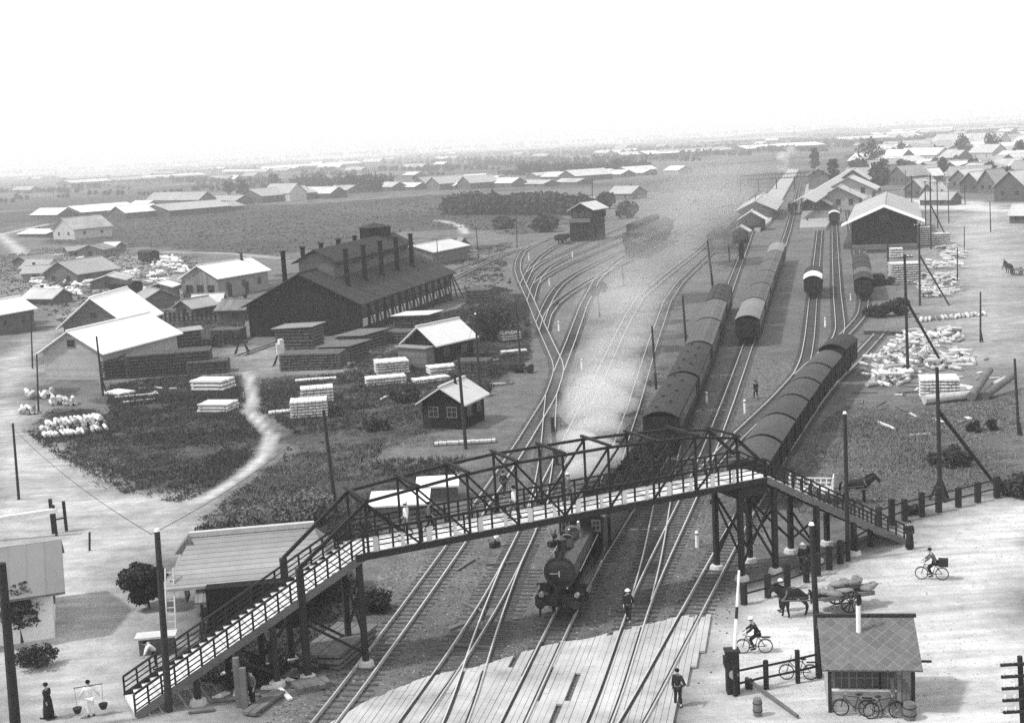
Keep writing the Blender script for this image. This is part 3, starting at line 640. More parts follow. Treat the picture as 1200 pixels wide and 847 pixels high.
MB().cyl((-.35, .1, 2.6), (-.35, .1, 4.1), .1, .1, 10).build('stove_pipe', WPAINT, t); MB().cyl((-.35, .1, 4.1), (-.35, .1, 4.45), .07, .07, 8).cyl((-.35, .1, 4.45), (-.35, .1, 4.6), .11, .11, 8).build('pipe_cap', STEEL_D, t)
for i in range(4): window(t, -1.2+i*.62, -D2/2-.03, 1.5, .54, .8)
window(t, W_/2+.03, -.2, 1.5, .8, .8, math.pi/2)
MB().box((-.25, -D2/2-.1, 1.02), (2.7, .18, .08)).build('sill', TIMBER_L, t); MB().box((1.2, -D2/2-.02, 1.0), (.75, .06, 1.9)).build('door', BOARD_V, t)
for s in (-1, 1): MB().box((s*(W_/2-.05), -D2/2-.03, 1.05), (.14, .12, 2.1)).build('corner_post', TIMBER_D, t)
MB().bar((W_/2+.05, -.9, 2.05), (W_/2+.75, -.9, 2.05), .08, .08).build('bracket', TIMBER_D, t)
# --- white house at lower left
q0 = G(8, 755); q1 = G(66, 747)
whd = Vector((1, .32, 0)).normalized(); rz = math.atan2(whd.y, whd.x)
t = thing('white_house', 'white-walled house under a broad plain roof at the lower left corner', 'house', G(67, 748)-whd*3.9+Vector((-whd.y, whd.x, 0))*3.4, rz)
MB().box((0, 0, 1.35), (7.6, 6.4, 2.7)).build('wall', PLASTER, t)
MB().bar((.15, -4.0, 2.55), (.15, .05, 4.25), 8.8, .16).bar((.15, 4.0, 2.55), (.15, -.05, 4.25), 8.8, .16).build('roof', mat('plain_board_roof', .17, .12, .6, stripe=(0, .9, .12)), t)
MB().prism([(-3.1, 2.7), (3.1, 2.7), (0, 4.05)], -3.7, 3.7).build('gable', PLASTER, t).rotation_euler.z = math.pi/2
for i in range(2): window(t, -2.6+1.7*i, -3.22, 1.4, 1.0, 1.0)
window(t, 3.82, .6, 1.4, 1.0, 1.0, math.pi/2)
# --- tiled house behind the left stairs
a, c = G(200, 735), G(345, 735)
hd = Vector((1, .12, 0)).normalized(); rz = math.atan2(hd.y, hd.x)
t = thing('tiled_house', 'low house with a pale tiled hip roof and an eave lean-to, behind the left stairs', 'house', G(210, 738)+hd*3.7+Vector((0, 2.3, 0)), rz)
MB().box((0, 0, 1.25), (7.4, 4.6, 2.5)).build('wall', BOARD_D, t)
ex, ey, rx_, zr = 4.35, 2.95, 3.2, 4.35
hv = [(-ex, -ey, 2.45), (ex, -ey, 2.45), (ex, ey, 2.45), (-ex, ey, 2.45), (-rx_, 0, zr), (rx_, 0, zr), (-ex, -ey, 2.3), (ex, -ey, 2.3), (ex, ey, 2.3), (-ex, ey, 2.3)]
MB().add(hv, [(0, 1, 5, 4), (1, 2, 5), (2, 3, 4, 5), (3, 0, 4), (6, 0, 3, 9), (7, 1, 0, 6), (8, 2, 1, 7), (9, 3, 2, 8), (6, 9, 8, 7)]).build('roof', TILE, t)
MB().box((0, 0, zr+.08), (rx_*2+.2, .34, .26)).build('ridge_tiles', mat('light_ridge', .5, .15, 2), t)
MB().prism([(-.75, 3.55), (.75, 3.55), (0, 4.4)], -.55, .55).build('gablet', mat('ribbed_tiles', .2, .2, 1, stripe=(0, .2, .6)), t).location = (-rx_-.15, 0, 0)
t.children[-1].rotation_euler.z = math.pi/2
MB().bar((-.6, -3.55, 1.75), (-.6, -2.3, 2.25), 4.6, .1).build('lean_to_roof', mat('plank_roof', .2, .2, 1, stripe=(0, .25, .5)), t)
for x in (-2.6, -.6, 1.4): MB().box((x, -3.3, .85), (.12, .12, 1.7)).build('post', TIMBER_D, t)
window(t, -1.4, -2.33, 1.3, 1.3, 1.2); window(t, 1.2, -2.33, 1.3, 1.3, 1.2); window(t, -3.72, .2, 1.4, 1.2, 1.0, -math.pi/2)
# --- station side
def fwd(rz): return Vector((-math.sin(rz), math.cos(rz), 0))
SRZ = math.atan2((G(940, 200)-G(933, 240)).y, (G(940, 200)-G(933, 240)).x)-math.pi/2
def sta(x0, x1, yb, ytop, d, label, name='station_building', cat='station', roof=TIN_P, wall=BOARD_M, he=.6, oh=.8, **k):
    a, c = G(x0, yb), G(x1, yb); dx = (c-a).length*math.cos(SRZ); hr = HT((x0+x1)/2, yb, ytop)
    return building(name, label, cat, (a+c)/2+fwd(SRZ)*d/2, SRZ, dx, d, hr*he, hr, roof, wall, oh, **k)
SRZ = -.33
STA_ROOF = mat('station_roof', .42, .15, .5, .7, stripe=(1, 1.2, .1))
sta(940, 968, 250, 229, 14, 'small open-ended platform building with a pale gable, nearest of the station blocks', he=.55, wall=BOARD_M, roof=STA_ROOF, win=(('f', 3, 2.2, 1.2, 1.9),), oh=1.2)
sta(962, 1004, 247, 219, 12, 'middle gabled station block with pale boarded front and two windows', wall=BOARD_L, roof=STA_ROOF, he=.55, win=(('f', 3, 2.4, 1.1, 1.6), ('r', 5, 2.4, 1, 1.5)), oh=1.4)
sta(973, 1018, 240, 208, 16, 'largest gabled station block, rearmost with the long light roof', wall=BOARD_L, roof=STA_ROOF, he=.6, win=(('f', 3, 4.2, 1.1, 1.6), ('r', 7, 2.6, 1, 1.5)), oh=1.5)
sta(988, 1012, 228, 199, 14, 'far gabled station block at the end of the long awning', wall=BOARD_M, roof=STA_ROOF, he=.65, win=(('f', 2, 4, 1.1, 1.6, 0),), oh=1.2)
p0_, p1_ = G(941, 236, 5.4), G(999, 199, 5.6); p0_.z = p1_.z = 0; aw = thing('station_awning', 'long light awning running back along the left side of the station blocks', 'awning', p0_, math.atan2((p1_-p0_).y, (p1_-p0_).x)-math.pi/2); La = (p1_-p0_).length
MB().prism([(-3.2, 4.9), (-3.2, 5.05), (0, 6.5), (3.2, 5.05), (3.2, 4.9), (0, 6.35)], 0, La).build('roof', STA_ROOF, aw)
for i in range(12):
    for s_ in (-2.4, 2.4): MB().box((s_, 2+i*(La-4)/11, 2.6), (.25, .25, 5.2)).build('post', TIMBER_M, aw)
a, c = G(1020, 292), G(1073, 292)
building('goods_shed', 'big goods shed with a bright front roof band and dark boarded gable', 'goods shed', (a+c)/2+fwd(-.28)*30-Vector((1.6, 0, 0)), -.28, 12.2, 60, 5.6, 8.0, mat('goods_roof', .36, .18, .4, .7, stripe=(1, 1.5, .12)), BOARD_D, 1.0, win=(('f', 1, 6.2, 1.4, .8),), door=(('l', -.3, 3, 3), ('l', .0, 3, 3)))
gs = [o for o in COL.objects if o.name.startswith('goods_shed')][0]
MB().prism([(-8.0, 4.75), (-8.0, 4.95), (0, 8.36), (7.5, 5.2), (7.5, 5.0), (0, 8.2)], -31.6, -25.0).build('front_roof', TIN_W, gs)
MB().box((-7.0, 2, .6), (1.6, 56, 1.1)).build('loading_bank', BOARD_M, gs)
MB().box((0, -31.2, .55), (12.0, 2.0, 1.0)).build('loading_bank', BOARD_M, gs)
# island platform
pv = [G(905, 262), G(868, 280), G(882, 262), G(902, 232), G(930, 200), G(938, 200), G(916, 262)]
def slab(name, pts, h, m, kind='structure', label=None):
    n = len(pts); a = sum((p1.x*p2.y-p2.x*p1.y) for p1, p2 in zip(pts, pts[1:]+pts[:1]))
    if a < 0: pts = pts[::-1]
    MB().add([(p.x, p.y, 0) for p in pts]+[(p.x, p.y, h) for p in pts], [tuple(range(n, 2*n))]+[(i, (i+1) % n, n+(i+1) % n, n+i) for i in range(n)]).build(name, m, kind=kind)
slab('island_platform', [G(868, 268), G(890, 272), G(903, 262), G(936, 200), G(924, 200), G(893, 238)], .75, SAND)
slab('platform', [G(937, 271), G(968, 270), G(985, 247), G(972, 210), G(955, 205), G(944, 222)], .8, SAND)
SRZ = -.24
sta(869, 903, 259, 236, 45, 'long pale-roofed canopy building on the island platform', name='platform_canopy', cat='canopy', roof=STA_ROOF, wall=BOARD_M, he=.6, oh=1.2, win=(('r', 8, 2.2, 1, 1.4),))
sta(867, 894, 271, 248, 6, 'dark gabled platform hut in front of the long canopy', name='hut', cat='hut', roof=TIN_P, wall=BOARD_D, he=.6, oh=.6, win=(('f', 1, 2.2, 1.2, 1.2),), door=(('f', .3, .8, 2),))
t = thing('signal_cabin', 'small dark signal cabin on a stalk beyond the passenger train', 'signal cabin', G(869, 304), -.3)
MB().box((0, 0, 1.6), (.9, .9, 3.2)).build('stalk', TIMBER_D, t); MB().box((0, 0, 4.3), (2.8, 2.8, 2.4)).build('cabin', BOARD_D, t)
MB().prism([(-1.9, 5.2), (-1.9, 5.35), (0, 6.5), (1.9, 5.35), (1.9, 5.2), (0, 6.35)], -1.8, 1.8).build('roof', TIN_P, t); window(t, 0, -1.43, 4.5, 1.6, .9); window(t, 1.43, 0, 4.5, 1.6, .9, math.pi/2)
for s in (-1, 1): MB().bar((s*.4, 0, 1.5), (s*1.3, 0, 3.1), .12, .12).build('brace', TIMBER_D, t)
# far station footbridge and its tower
a, c = G(868, 226, 0), G(952, 221, 0); t = thing('station_footbridge', 'faint distant footbridge over the tracks beyond the station', 'footbridge', a, math.atan2((c-a).y, (c-a).x)); L_ = (c-a).length
for z in (4.8, 6.4): MB().box((L_/2, 0, z), (L_, 1.8 if z < 5 else .2, .3)).build('girder', STEEL_D, t)
for i in range(5): MB().box((L_*i/4, 0, 2.4), (.35, .35, 4.8)).build('leg', STEEL_D, t)
b = MB()
for i in range(24): b.box((L_*i/23, -.8, 5.6), (.12, .12, 1.6))
b.build('baluster', STEEL_D, t, kind='stuff')
sta(951, 968, 224, 198, 8, 'boxy stair tower at the end of the distant station footbridge', name='stair_tower', cat='tower', roof=TIN_G, wall=BOARD_M, he=.75, win=(('f', 2, 7, 1.2, 1.4, 0),))
# ================================================================ ROLLING STOCK
ZR = .22
def wheelset(b, y, gx=.53, r=.43, n=16):
    for s in (-1, 1): b.cyl((s*(gx-.06), y, r), (s*(gx+.06), y, r), r, n=n).cyl((s*(gx+.06), y, r), (s*(gx+.1), y, r), r*.3, n=8)
    b.cyl((-gx, y, r), (gx, y, r), .07, n=6)
_cm = {}
def cached(k, fn):
    if k not in _cm: _cm[k] = fn()
    return _cm[k]
def arc_roof(w, z0, z1, L, th=.08, n=8):
    P_ = [(-w/2+w*i/n, z0+(z1-z0)*(1-((2*i/n-1)**2))) for i in range(n+1)]
    return P_+[(x, z-th) for x, z in reversed(P_)]
def buffers(b, L, z=.95):
    for e in (-1, 1):
        for s in (-1, 1):
            b.cyl((s*.85, e*L/2, z), (s*.85, e*(L/2+.38), z), .07, n=8); b.cyl((s*.85, e*(L/2+.38), z), (s*.85, e*(L/2+.44), z), .2, n=12)
        b.box((0, e*(L/2+.15), z), (.16, .4, .2))
def coach(T, s0, L, label, group, roof=CROOF_D, vents=True, wins=True, z=ZR):
    p, d = TR[T].at(s0+L/2); a, _ = TR[T].at(s0+L*.15); c, _ = TR[T].at(s0+L*.85); d = c-a; p = (a+c)/2
    t = thing('passenger_coach', label, 'coach', (p.x, p.y, z), math.atan2(d.y, d.x)-math.pi/2, group); L -= 1.3
    def body():
        b = MB().prism([(-1.28, .98), (1.28, .98), (1.33, 1.5), (1.3, 2.95), (-1.3, 2.95), (-1.33, 1.5)], -L/2, L/2)
        for s in (-1, 1):
            b.box((s*1.35, 0, 1.55), (.03, L-.1, .06)).box((s*1.33, 0, 2.72), (.03, L-.1, .06))
        b.box((0, L/2+.12, 1.95), (1.2, .24, 2.0)).box((0, -L/2-.12, 1.95), (1.2, .24, 2.0)); return b.mesh('body', COACH)
    put('body', cached(('cb', L), body), t)
    def rf():
        b = MB().prism(arc_roof(2.78, 2.95, 3.42, L), -L/2-.12, L/2+.12)
        return b.mesh('roof', roof, False)
    put('roof', cached(('cr', L, roof.name), rf), t)
    if vents:
        vm = cached('vent', lambda: MB().box((0, 0, .08), (.2, .2, .14)).box((0, 0, .19), (.28, .28, .05)).mesh('roof_ventilator', mat('vent_grey', .06, .2, 3)))
        for i in range(int(L/2.2)):
            y = -L/2+1.3+i*(L-2.6)/(int(L/2.2)-1)
            put('roof_ventilator', vm, t, (.42 if i % 2 else -.42, y, 3.34))
    def und():
        b = MB().box((0, 0, .86), (2.3, L, .22)); b.box((0, 0, .55), (1.4, L*.28, .4)); buffers(b, L)
        for s in (-1, 1): b.box((s*1.3, 0, .72), (.3, L*.97, .05))
        return b.mesh('underframe', UNDER)
    put('underframe', cached(('cu', L), und), t)
    def bog():
        b = MB()
        for y in (-.9, .9): wheelset(b, y)
        for s in (-1, 1): b.box((s*.72, 0, .5), (.1, 2.7, .28))
        return b.box((0, 0, .6), (1.5, .4, .2)).mesh('bogie', UNDER)
    bm = cached('bog', bog)
    for y in (-L*.34, L*.34): put('bogie', bm, t, (0, y, 0))
    if wins:
        n = int((L-2.6)/.92)
        wm_ = cached('cw', lambda: MB().box((0, 0, 0), (.05, .6, .78)).mesh('window', mat('coach_glass_sky_tone', .28, .3, 1, .12, bump=0, spec=.8, rnd=.5)))  # glass colour lightened to stand in for reflected sky
        fm_ = cached('cf', lambda: MB().box((0, .34, 0), (.06, .06, .9)).box((0, -.34, 0), (.06, .06, .9)).box((0, 0, -.43), (.07, .74, .06)).box((0, 0, .0), (.058, .6, .035)).mesh('frame', mat('coach_window_frame', .1, .3, 3)))
        for s in (-1, 1):
            for i in range(n):
                o = put('window', wm_, t, (s*1.3, -(n-1)*.46+i*.92, 2.22)); put('frame', fm_, o)
    dm = cached('cd', lambda: MB().box((0, 0, 0), (.06, .62, 1.75)).box((.03, 0, .35), (.03, .4, .6)).mesh('door', COACH))
    for s in (-1, 1):
        for e in (-1, 1): put('door', dm, t, (s*1.33, e*(L/2-.5), 1.92))
    return t
def van(T, s0, L, label, group, roof=CROOF_D, z=ZR, h=2.75, detail=True):
    a, _ = TR[T].at(s0+L*.2); c, _ = TR[T].at(s0+L*.8); d = c-a; p = (a+c)/2
    t = thing('covered_wagon', label, 'wagon', (p.x, p.y, z), math.atan2(d.y, d.x)-math.pi/2, group); L -= .95
    def body():
        b = MB().box((0, 0, (1.0+h)/2), (2.4, L, h-1.0))
        for s in (-1, 1):
            for i in range(6): b.box((s*1.22, -L/2+.05+i*(L-.1)/5, (1.0+h)/2), (.07, .1, h-1.0))
        for e in (-1, 1):
            for x in (-1.1, -.4, .4, 1.1): b.box((x, e*(L/2+.02), (1+h)/2), (.1, .07, h-1.0))
        return b.mesh('body', WAGON)
    put('body', cached(('vb', L, h), body), t)
    put('roof', cached(('vr', L, h, roof.name), lambda: MB().prism(arc_roof(2.62, h-.02, h+.5, L), -L/2-.12, L/2+.12).mesh('roof', roof)), t)
    if detail:
        dm = cached(('vd', h), lambda: MB().box((0, 0, 0), (.08, 1.6, h-1.15)).bar((.05, -.75, -.7), (.05, .75, .7), .05, .08).box((.05, 0, 0), (.03, .08, h-1.2)).mesh('sliding_door', WAGON))
        for s in (-1, 1): put('sliding_door', dm, t, (s*1.27, 0, (1.0+h)/2))
    def und():
        b = MB().box((0, 0, .9), (2.1, L, .2)); buffers(b, L)
        for s in (-1, 1):
            for y in (-L*.3, L*.3): b.box((s*.75, y, .55), (.1, .8, .4)).box((s*.78, y, .68), (.06, 1.3, .08))
        return b.mesh('underframe', UNDER)
    put('underframe', cached(('vu', L), und), t)
    wmh = cached('vw', lambda: (lambda b: (wheelset(b, 0), b)[1])(MB()).mesh('wheelset', UNDER))
    for y in (-L*.3, L*.3): put('wheelset', wmh, t, (0, y, 0))
    return t
def gondola(T, s0, L, label, group, load=True, z=ZR):
    a, _ = TR[T].at(s0+L*.2); c, _ = TR[T].at(s0+L*.8); d = c-a; p = (a+c)/2
    t = thing('open_wagon', label, 'wagon', (p.x, p.y, z), math.atan2(d.y, d.x)-math.pi/2, group); L -= .95
    def body():
        b = MB().box((0, 0, 1.03), (2.4, L, .1))
        for s in (-1, 1):
            b.box((s*1.18, 0, 1.45), (.08, L, .85))
            for i in range(6): b.box((s*1.25, -L/2+.08+i*(L-.16)/5, 1.45), (.08, .12, .85))
        for e in (-1, 1): b.box((0, e*(L/2-.04), 1.45), (2.28, .08, .85))
        return b.mesh('body', WAGON)
    put('body', cached(('gb', L), body), t)
    if load:
        b = MB()
        for i in range(60): b.blob((random.uniform(-1, 1), random.uniform(-L/2+.3, L/2-.3), 1.5+random.uniform(0, .35)), random.uniform(.22, .42), n=6, j=.25)
        b.build('coal_load', COAL, t)
    put('underframe', cached(('gu', L), lambda: (lambda b: (buffers(b, L), b)[1])(MB().box((0, 0, .87), (2.1, L, .2))).mesh('underframe', UNDER)), t)
    wmh = cached('vw', lambda: (lambda b: (wheelset(b, 0), b)[1])(MB()).mesh('wheelset', UNDER))
    for y in (-L*.3, L*.3): put('wheelset', wmh, t, (0, y, 0))
    return t
# --- steam locomotive and its tender
def locomotive(T, s0):
    L = 9.6; a, _ = TR[T].at(s0+2); c, _ = TR[T].at(s0+7.5); d = c-a; p = (a+c)/2; rz = math.atan2(d.y, d.x)-math.pi/2
    t = thing('steam_locomotive', 'black steam locomotive with a tall boiler coming out from under the footbridge', 'locomotive', (p.x, p.y, ZR), rz)
    F = -4.6                                              # front is -y
    MB().cyl((0, F+1.5, 2.35), (0, F+6.9, 2.35), .78, .8, 24).build('boiler', LOCO, t, False)
    o = MB().cyl((0, F+.45, 2.35), (0, F+1.6, 2.35), .84, .84, 24).build('smokebox', LOCO, t)
    MB().lathe([(.70, 0), (.68, .06), (.45, .13), (.1, .17)], (0, 0, 0), 20).build('smokebox_door', LOCO, o).matrix_local = Matrix.Translation((0, F+.46, 2.35)) @ Matrix.Rotation(math.pi/2, 4, 'X')
    MB().box((-.25, F+.28, 2.35), (.5, .03, .05)).box((.0, F+.27, 2.35), (.07, .12, .3)).build('door_handle', CHROME, o)
    MB().lathe([(.3, 3.05), (.22, 3.2), (.2, 3.75), (.25, 3.8), (.27, 3.9), (.2, 3.91)], (0, F+1.1, 0), 18).build('chimney', LOCO, t)
    DM = mat('dome_black', .03, .3, 2, .22, bump=0, spec=.7)
    MB().lathe([(.42, 2.95), (.38, 3.1), (.37, 3.45), (.3, 3.62), (.12, 3.7)], (0, F+2.6, 0), 18).build('sand_dome', DM, t, True)
    MB().lathe([(.44, 2.95), (.4, 3.1), (.39, 3.42), (.32, 3.62), (.12, 3.7)], (0, F+4.2, 0), 18).build('steam_dome', DM, t, True)
    MB().lathe([(.09, 3.1), (.09, 3.55), (.04, 3.6)], (.15, F+5.5, 0), 8).build('safety_valve', CHROME, t)
    MB().box((0, F+7.9, 2.35), (2.4, 1.7, 2.1)).box((0, F+7.1, 1.5), (1.9, .8, .9)).build('cab', LOCO, t)
    MB().prism(arc_roof(2.7, 3.4, 3.75, 2), F+6.9, F+9.2).build('cab_roof', LOCO, t)
    for s in (-1, 1):
        window(t, s*1.22, F+7.6, 2.75, .6, .6, math.pi/2*s, name='cab_window'); window(t, s*.85, F+7.03, 2.9, .35, .5, 0, name='cab_window')
        MB().box((s*1.05, F+4.0, 1.62), (.5, 6.2, .07)).box((s*1.3, F+4.0, 1.55), (.05, 6.2, .16)).build('running_board', LOCO, t)
        MB().bar((s*.95, F+.9, 2.3), (s*.95, F+6.9, 2.45), .04, .04).build('handrail', CHROME, t)
        MB().cyl((s*1.02, F+.9, 1.0), (s*1.02, F+2.1, 1.0), .34, .34, 16).box((s*1.0, F+1.5, 1.45), (.4, 1.0, .35)).build('cylinder', LOCO, t)
        MB().bar((s*.78, F+3.0, .66), (s*.78, F+6.9, .66), .06, .12).bar((s*.86, F+2.1, .98), (s*.86, F+4.4, .66), .06, .12).build('connecting_rod', CHROME, t)
        MB().bar((s*1.1, F+.1, 1.1), (s*.8, F+1.0, 1.62), .08, .4, (1, 0, 0)).build('step', LOCO, t)
        b = MB().cyl((s*.88, F-.05, 1.0), (s*.88, F-.5, 1.0), .09, n=10).cyl((s*.88, F-.5, 1.0), (s*.88, F-.57, 1.0), .23, n=16); b.build('buffer', LOCO, t)
        MB().cyl((s*.9, F+.1, 1.35), (s*.9, F-.12, 1.35), .13, n=12).box((s*.9, F+.05, 1.22), (.2, .2, .08)).build('marker_lamp', CHROME, t)
        MB().box((s*.55, F+3.2, 1.4), (.05, 6.4, .5)).build('frame_plate', UNDER, t)
        for y in (3.0, 4.25, 5.5, 6.75):
            o = MB().ring((s*.56, F+y, .62), (1, 0, 0), .56, .06, 22, 6).build('driving_wheel', UNDER, t)
            b = MB().cyl((s*.5, F+y, .62), (s*.64, F+y, .62), .12, n=10)
            for k in range(10): q = k*math.pi/5; b.bar((s*.56, F+y, .62), (s*.56, F+y+.54*math.cos(q), .62+.54*math.sin(q)), .05, .05)
            b.build('spokes', UNDER, o)
        o = MB().ring((s*.56, F+1.3, .43), (1, 0, 0), .38, .05, 20, 6).cyl((s*.53, F+1.3, .43), (s*.59, F+1.3, .43), .36, n=18).build('leading_wheel', UNDER, t)
    MB().box((0, F, 1.02), (2.5, .12, .5)).box((0, F+.45, 1.32), (2.4, .9, .06)).build('buffer_beam', LOCO, t)
    MB().lathe([(.18, 0), (.18, .34), (.1, .36)], (0, F+.25, 3.22), 14).box((0, F+.3, 3.15), (.3, .3, .14)).build('headlamp', LOCO, t)
    MB().box((0, F-.2, .98), (.2, .45, .26)).build('coupler', UNDER, t)
    MB().bar((-1.0, F-.05, .75), (-1.0, F-.12, .25), .3, .06).bar((1.0, F-.05, .75), (1.0, F-.12, .25), .3, .06).build('guard_iron', UNDER, t)
    MB().box((0, F+6.3, 1.2), (1.3, 1.8, .9)).build('firebox', LOCO, t)
    s1 = s0+L+.15; LT = 6.4
    a, _ = TR[T].at(s1+1.3); c, _ = TR[T].at(s1+5.1); d = c-a; p = (a+c)/2
    t = thing('locomotive_tender', 'black coal-filled tender coupled behind the steam locomotive below the footbridge', 'tender', (p.x, p.y, ZR), math.atan2(d.y, d.x)-math.pi/2)
    MB().box((0, 0, 1.85), (2.4, LT-.4, 1.5)).box((1.17, -.4, 2.75), (.06, LT-1.4, .3)).box((-1.17, -.4, 2.75), (.06, LT-1.4, .3)).build('tank', LOCO, t)
    b = MB()
    for i in range(90): b.blob((random.uniform(-.95, .95), random.uniform(-2.6, 1.6), 2.6+random.uniform(0, .45)), random.uniform(.18, .36), n=6, j=.25)
    b.build('coal_load', COAL, t)
    MB().box((0, 0, .98), (2.3, LT-.2, .2)).build('underframe', UNDER, t)
    bm = _cm['bog']
    for y in (-1.7, 1.7): put('bogie', bm, t, (0, y, 0))
G_PT = 'coaches of the long dark passenger train'; G_ST = 'light-roofed coaches of the stock train'; G_CW = 'covered wagons on the rightmost track'
s_c = TR['T3'].near(774, 540)
labs = ['near end of the passenger train, first dark-roofed coach above the footbridge', 'second dark-roofed coach of the passenger train', 'first light-roofed coach of the long passenger train, third from the footbridge',
        'second light-roofed coach of the passenger train, fourth from the footbridge', 'dark-roofed rear coach of the passenger train, beside the stock train']
ends = [G(0, 0)]*0
for i in range(5):
    coach('T3', s_c+i*17.6, 17.6, labs[i], G_PT, CROOF_L if i in (2, 3) else CROOF_D, vents=i in (0, 1, 4))
locomotive('T3', s_c-35.4)
gondola('T3', s_c-18.9, 9.5, 'open coal wagon right behind the locomotive tender', 'open wagons behind the tender'); gondola('T3', s_c-9.4, 9.3, 'open coal wagon coupled to the near end of the passenger train', 'open wagons behind the tender')
s_s = TR['T4'].near(879, 407)
labs = ['nearest coach of the stock train, with a whitish roof end and dark end wall', 'second light-roofed coach of the stock train', 'third light-roofed coach of the stock train', 'fourth light-roofed coach of the stock train', 'fifth light-roofed coach of the stock train', 'last light-roofed coach of the stock train, toward the station']
WR = mat('whitish_coach_roof', .2, .2, .8, .7, stripe=(1, 1.6, .15))
for i in range(6): coach('T4', s_s+i*16.9, 16.9, labs[i], G_ST, WR if i in (0, 5) else CROOF_L, vents=False, wins=i < 3)
s_w = TR['T5'].near(873, 602)
labs = ['nearest covered wagon on the rightmost track, half hidden by the footbridge', 'second covered wagon on the rightmost track', 'third covered wagon on the rightmost track', 'fourth covered wagon on the rightmost track', 'fifth covered wagon on the rightmost track', 'last covered wagon of the joined row, next to the lone tall van']
W5 = mat('wagon_roof', .065, .3, 1, .7, stripe=(1, 2.0, .15))
s_b = TR['T5'].near(976, 449); n5 = 6; l5 = 7.35
for i in range(n5): van('T5', s_w+i*l5, l5, labs[i], G_CW, W5)
van('T5', max(s_b, s_w+n5*l5+.4), 7.2, 'tall black van standing at the far end of the covered wagon row', 'vans standing in the goods yard', CROOF_D, h=3.0)
def vans(T, px, py, spec, grp='vans standing in the goods yard'):
    s = TR[T].near(px, py)
    for lab, roof in spec: van(T, s, 7.4, lab, grp, roof, detail=True); s += 7.4
vans('T6', 953, 352, [('white-roofed black van on the middle goods track', CROOF_W), ('dark-roofed van behind the white-roofed van', CROOF_D)])
vans('T8', 1013, 354, [('black van at the near end of the goods shed siding', CROOF_D), ('van with a pale roof end, second on the goods shed siding', CROOF_L), ('third van on the goods shed siding, level with the shed gable', CROOF_D), ('fourth van on the goods shed siding, tucked under the shed eave', CROOF_D), ('fifth van on the goods shed siding, beside the long shed wall', CROOF_D)])
vans('T7', 977, 265, [('white-banded van standing by the station platform end', CROOF_W), ('dark van behind the white-banded van at the station', CROOF_D)])
vans('T6', 961, 250, []) 
s = TR['T4'].near(934, 252); van('T4', s, 8.5, 'dark van on the main line beside the station platform', 'vans standing in the goods yard')
s = TR['T10'].near(838, 293)
for i in range(4): coach('T10', s+i*17.2, 17.2, ['nearest coach of the dim dark train at the island platform', 'second coach of the dim train at the island platform', 'third coach of the dim train at the island platform', 'last coach of the dim train at the island platform'][i], 'coaches at the island platform', CROOF_D if i < 1 else CROOF_L, vents=False, wins=False)
for tr, px, py, n, nm in (('B6', 738, 304, 6, 'sixth ladder siding'), ('B5', 735, 292, 7, 'fifth ladder siding'), ('B4', 738, 279, 5, 'fourth ladder siding'), ('T11', 748, 291, 6, 'straight siding in the steam')):
    s = TR[tr].near(px, py)
    for i in range(n): van(tr, s+i*7.4, 7.4, ['nearest', 'second', 'third', 'fourth', 'fifth', 'sixth', 'last'][i]+' dark wagon in the haze on the '+nm, 'dark wagons in the hazy sidings', detail=False)
gondola('B1', TR['B1'].near(660, 287), 7.2, 'low open wagon standing just below the coaling tower', 'open wagons by the coaling tower', False)
gondola('T1', TR['T1'].near(690, 262), 7.2, 'dark open wagon left of the coaling tower', 'open wagons by the coaling tower', True); gondola('T1', TR['T1'].near(690, 262)+7.3, 7.2, 'second dark open wagon beyond the coaling tower', 'open wagons by the coaling tower', True)
# free-standing vans in the timber district at left
for (px, py, pt, rz, lab) in ((149, 350, 328, .9, 'nearest of the dark vans among the log piles behind the white sheds'), (175, 309, 292, .7, 'farther dark van among the log piles near the meadow edge'), (28, 380, 353, .2, 'dark van beside the bright shed at the left edge')):
    g = G(px, py); TR['x'] = Track([(px, py), (px+1, py)], 0); q = Vector((-math.sin(rz), math.cos(rz), 0)); TR['x'].c = np.array([[g.x-q.x*3.7, g.y-q.y*3.7], [g.x, g.y], [g.x+q.x*3.7, g.y+q.y*3.7]]); TR['x'].s = np.array([0, 3.7, 7.4]); TR['x'].L = 7.4
    van('x', 0, 7.4, lab, 'vans in the timber district', z=.1)
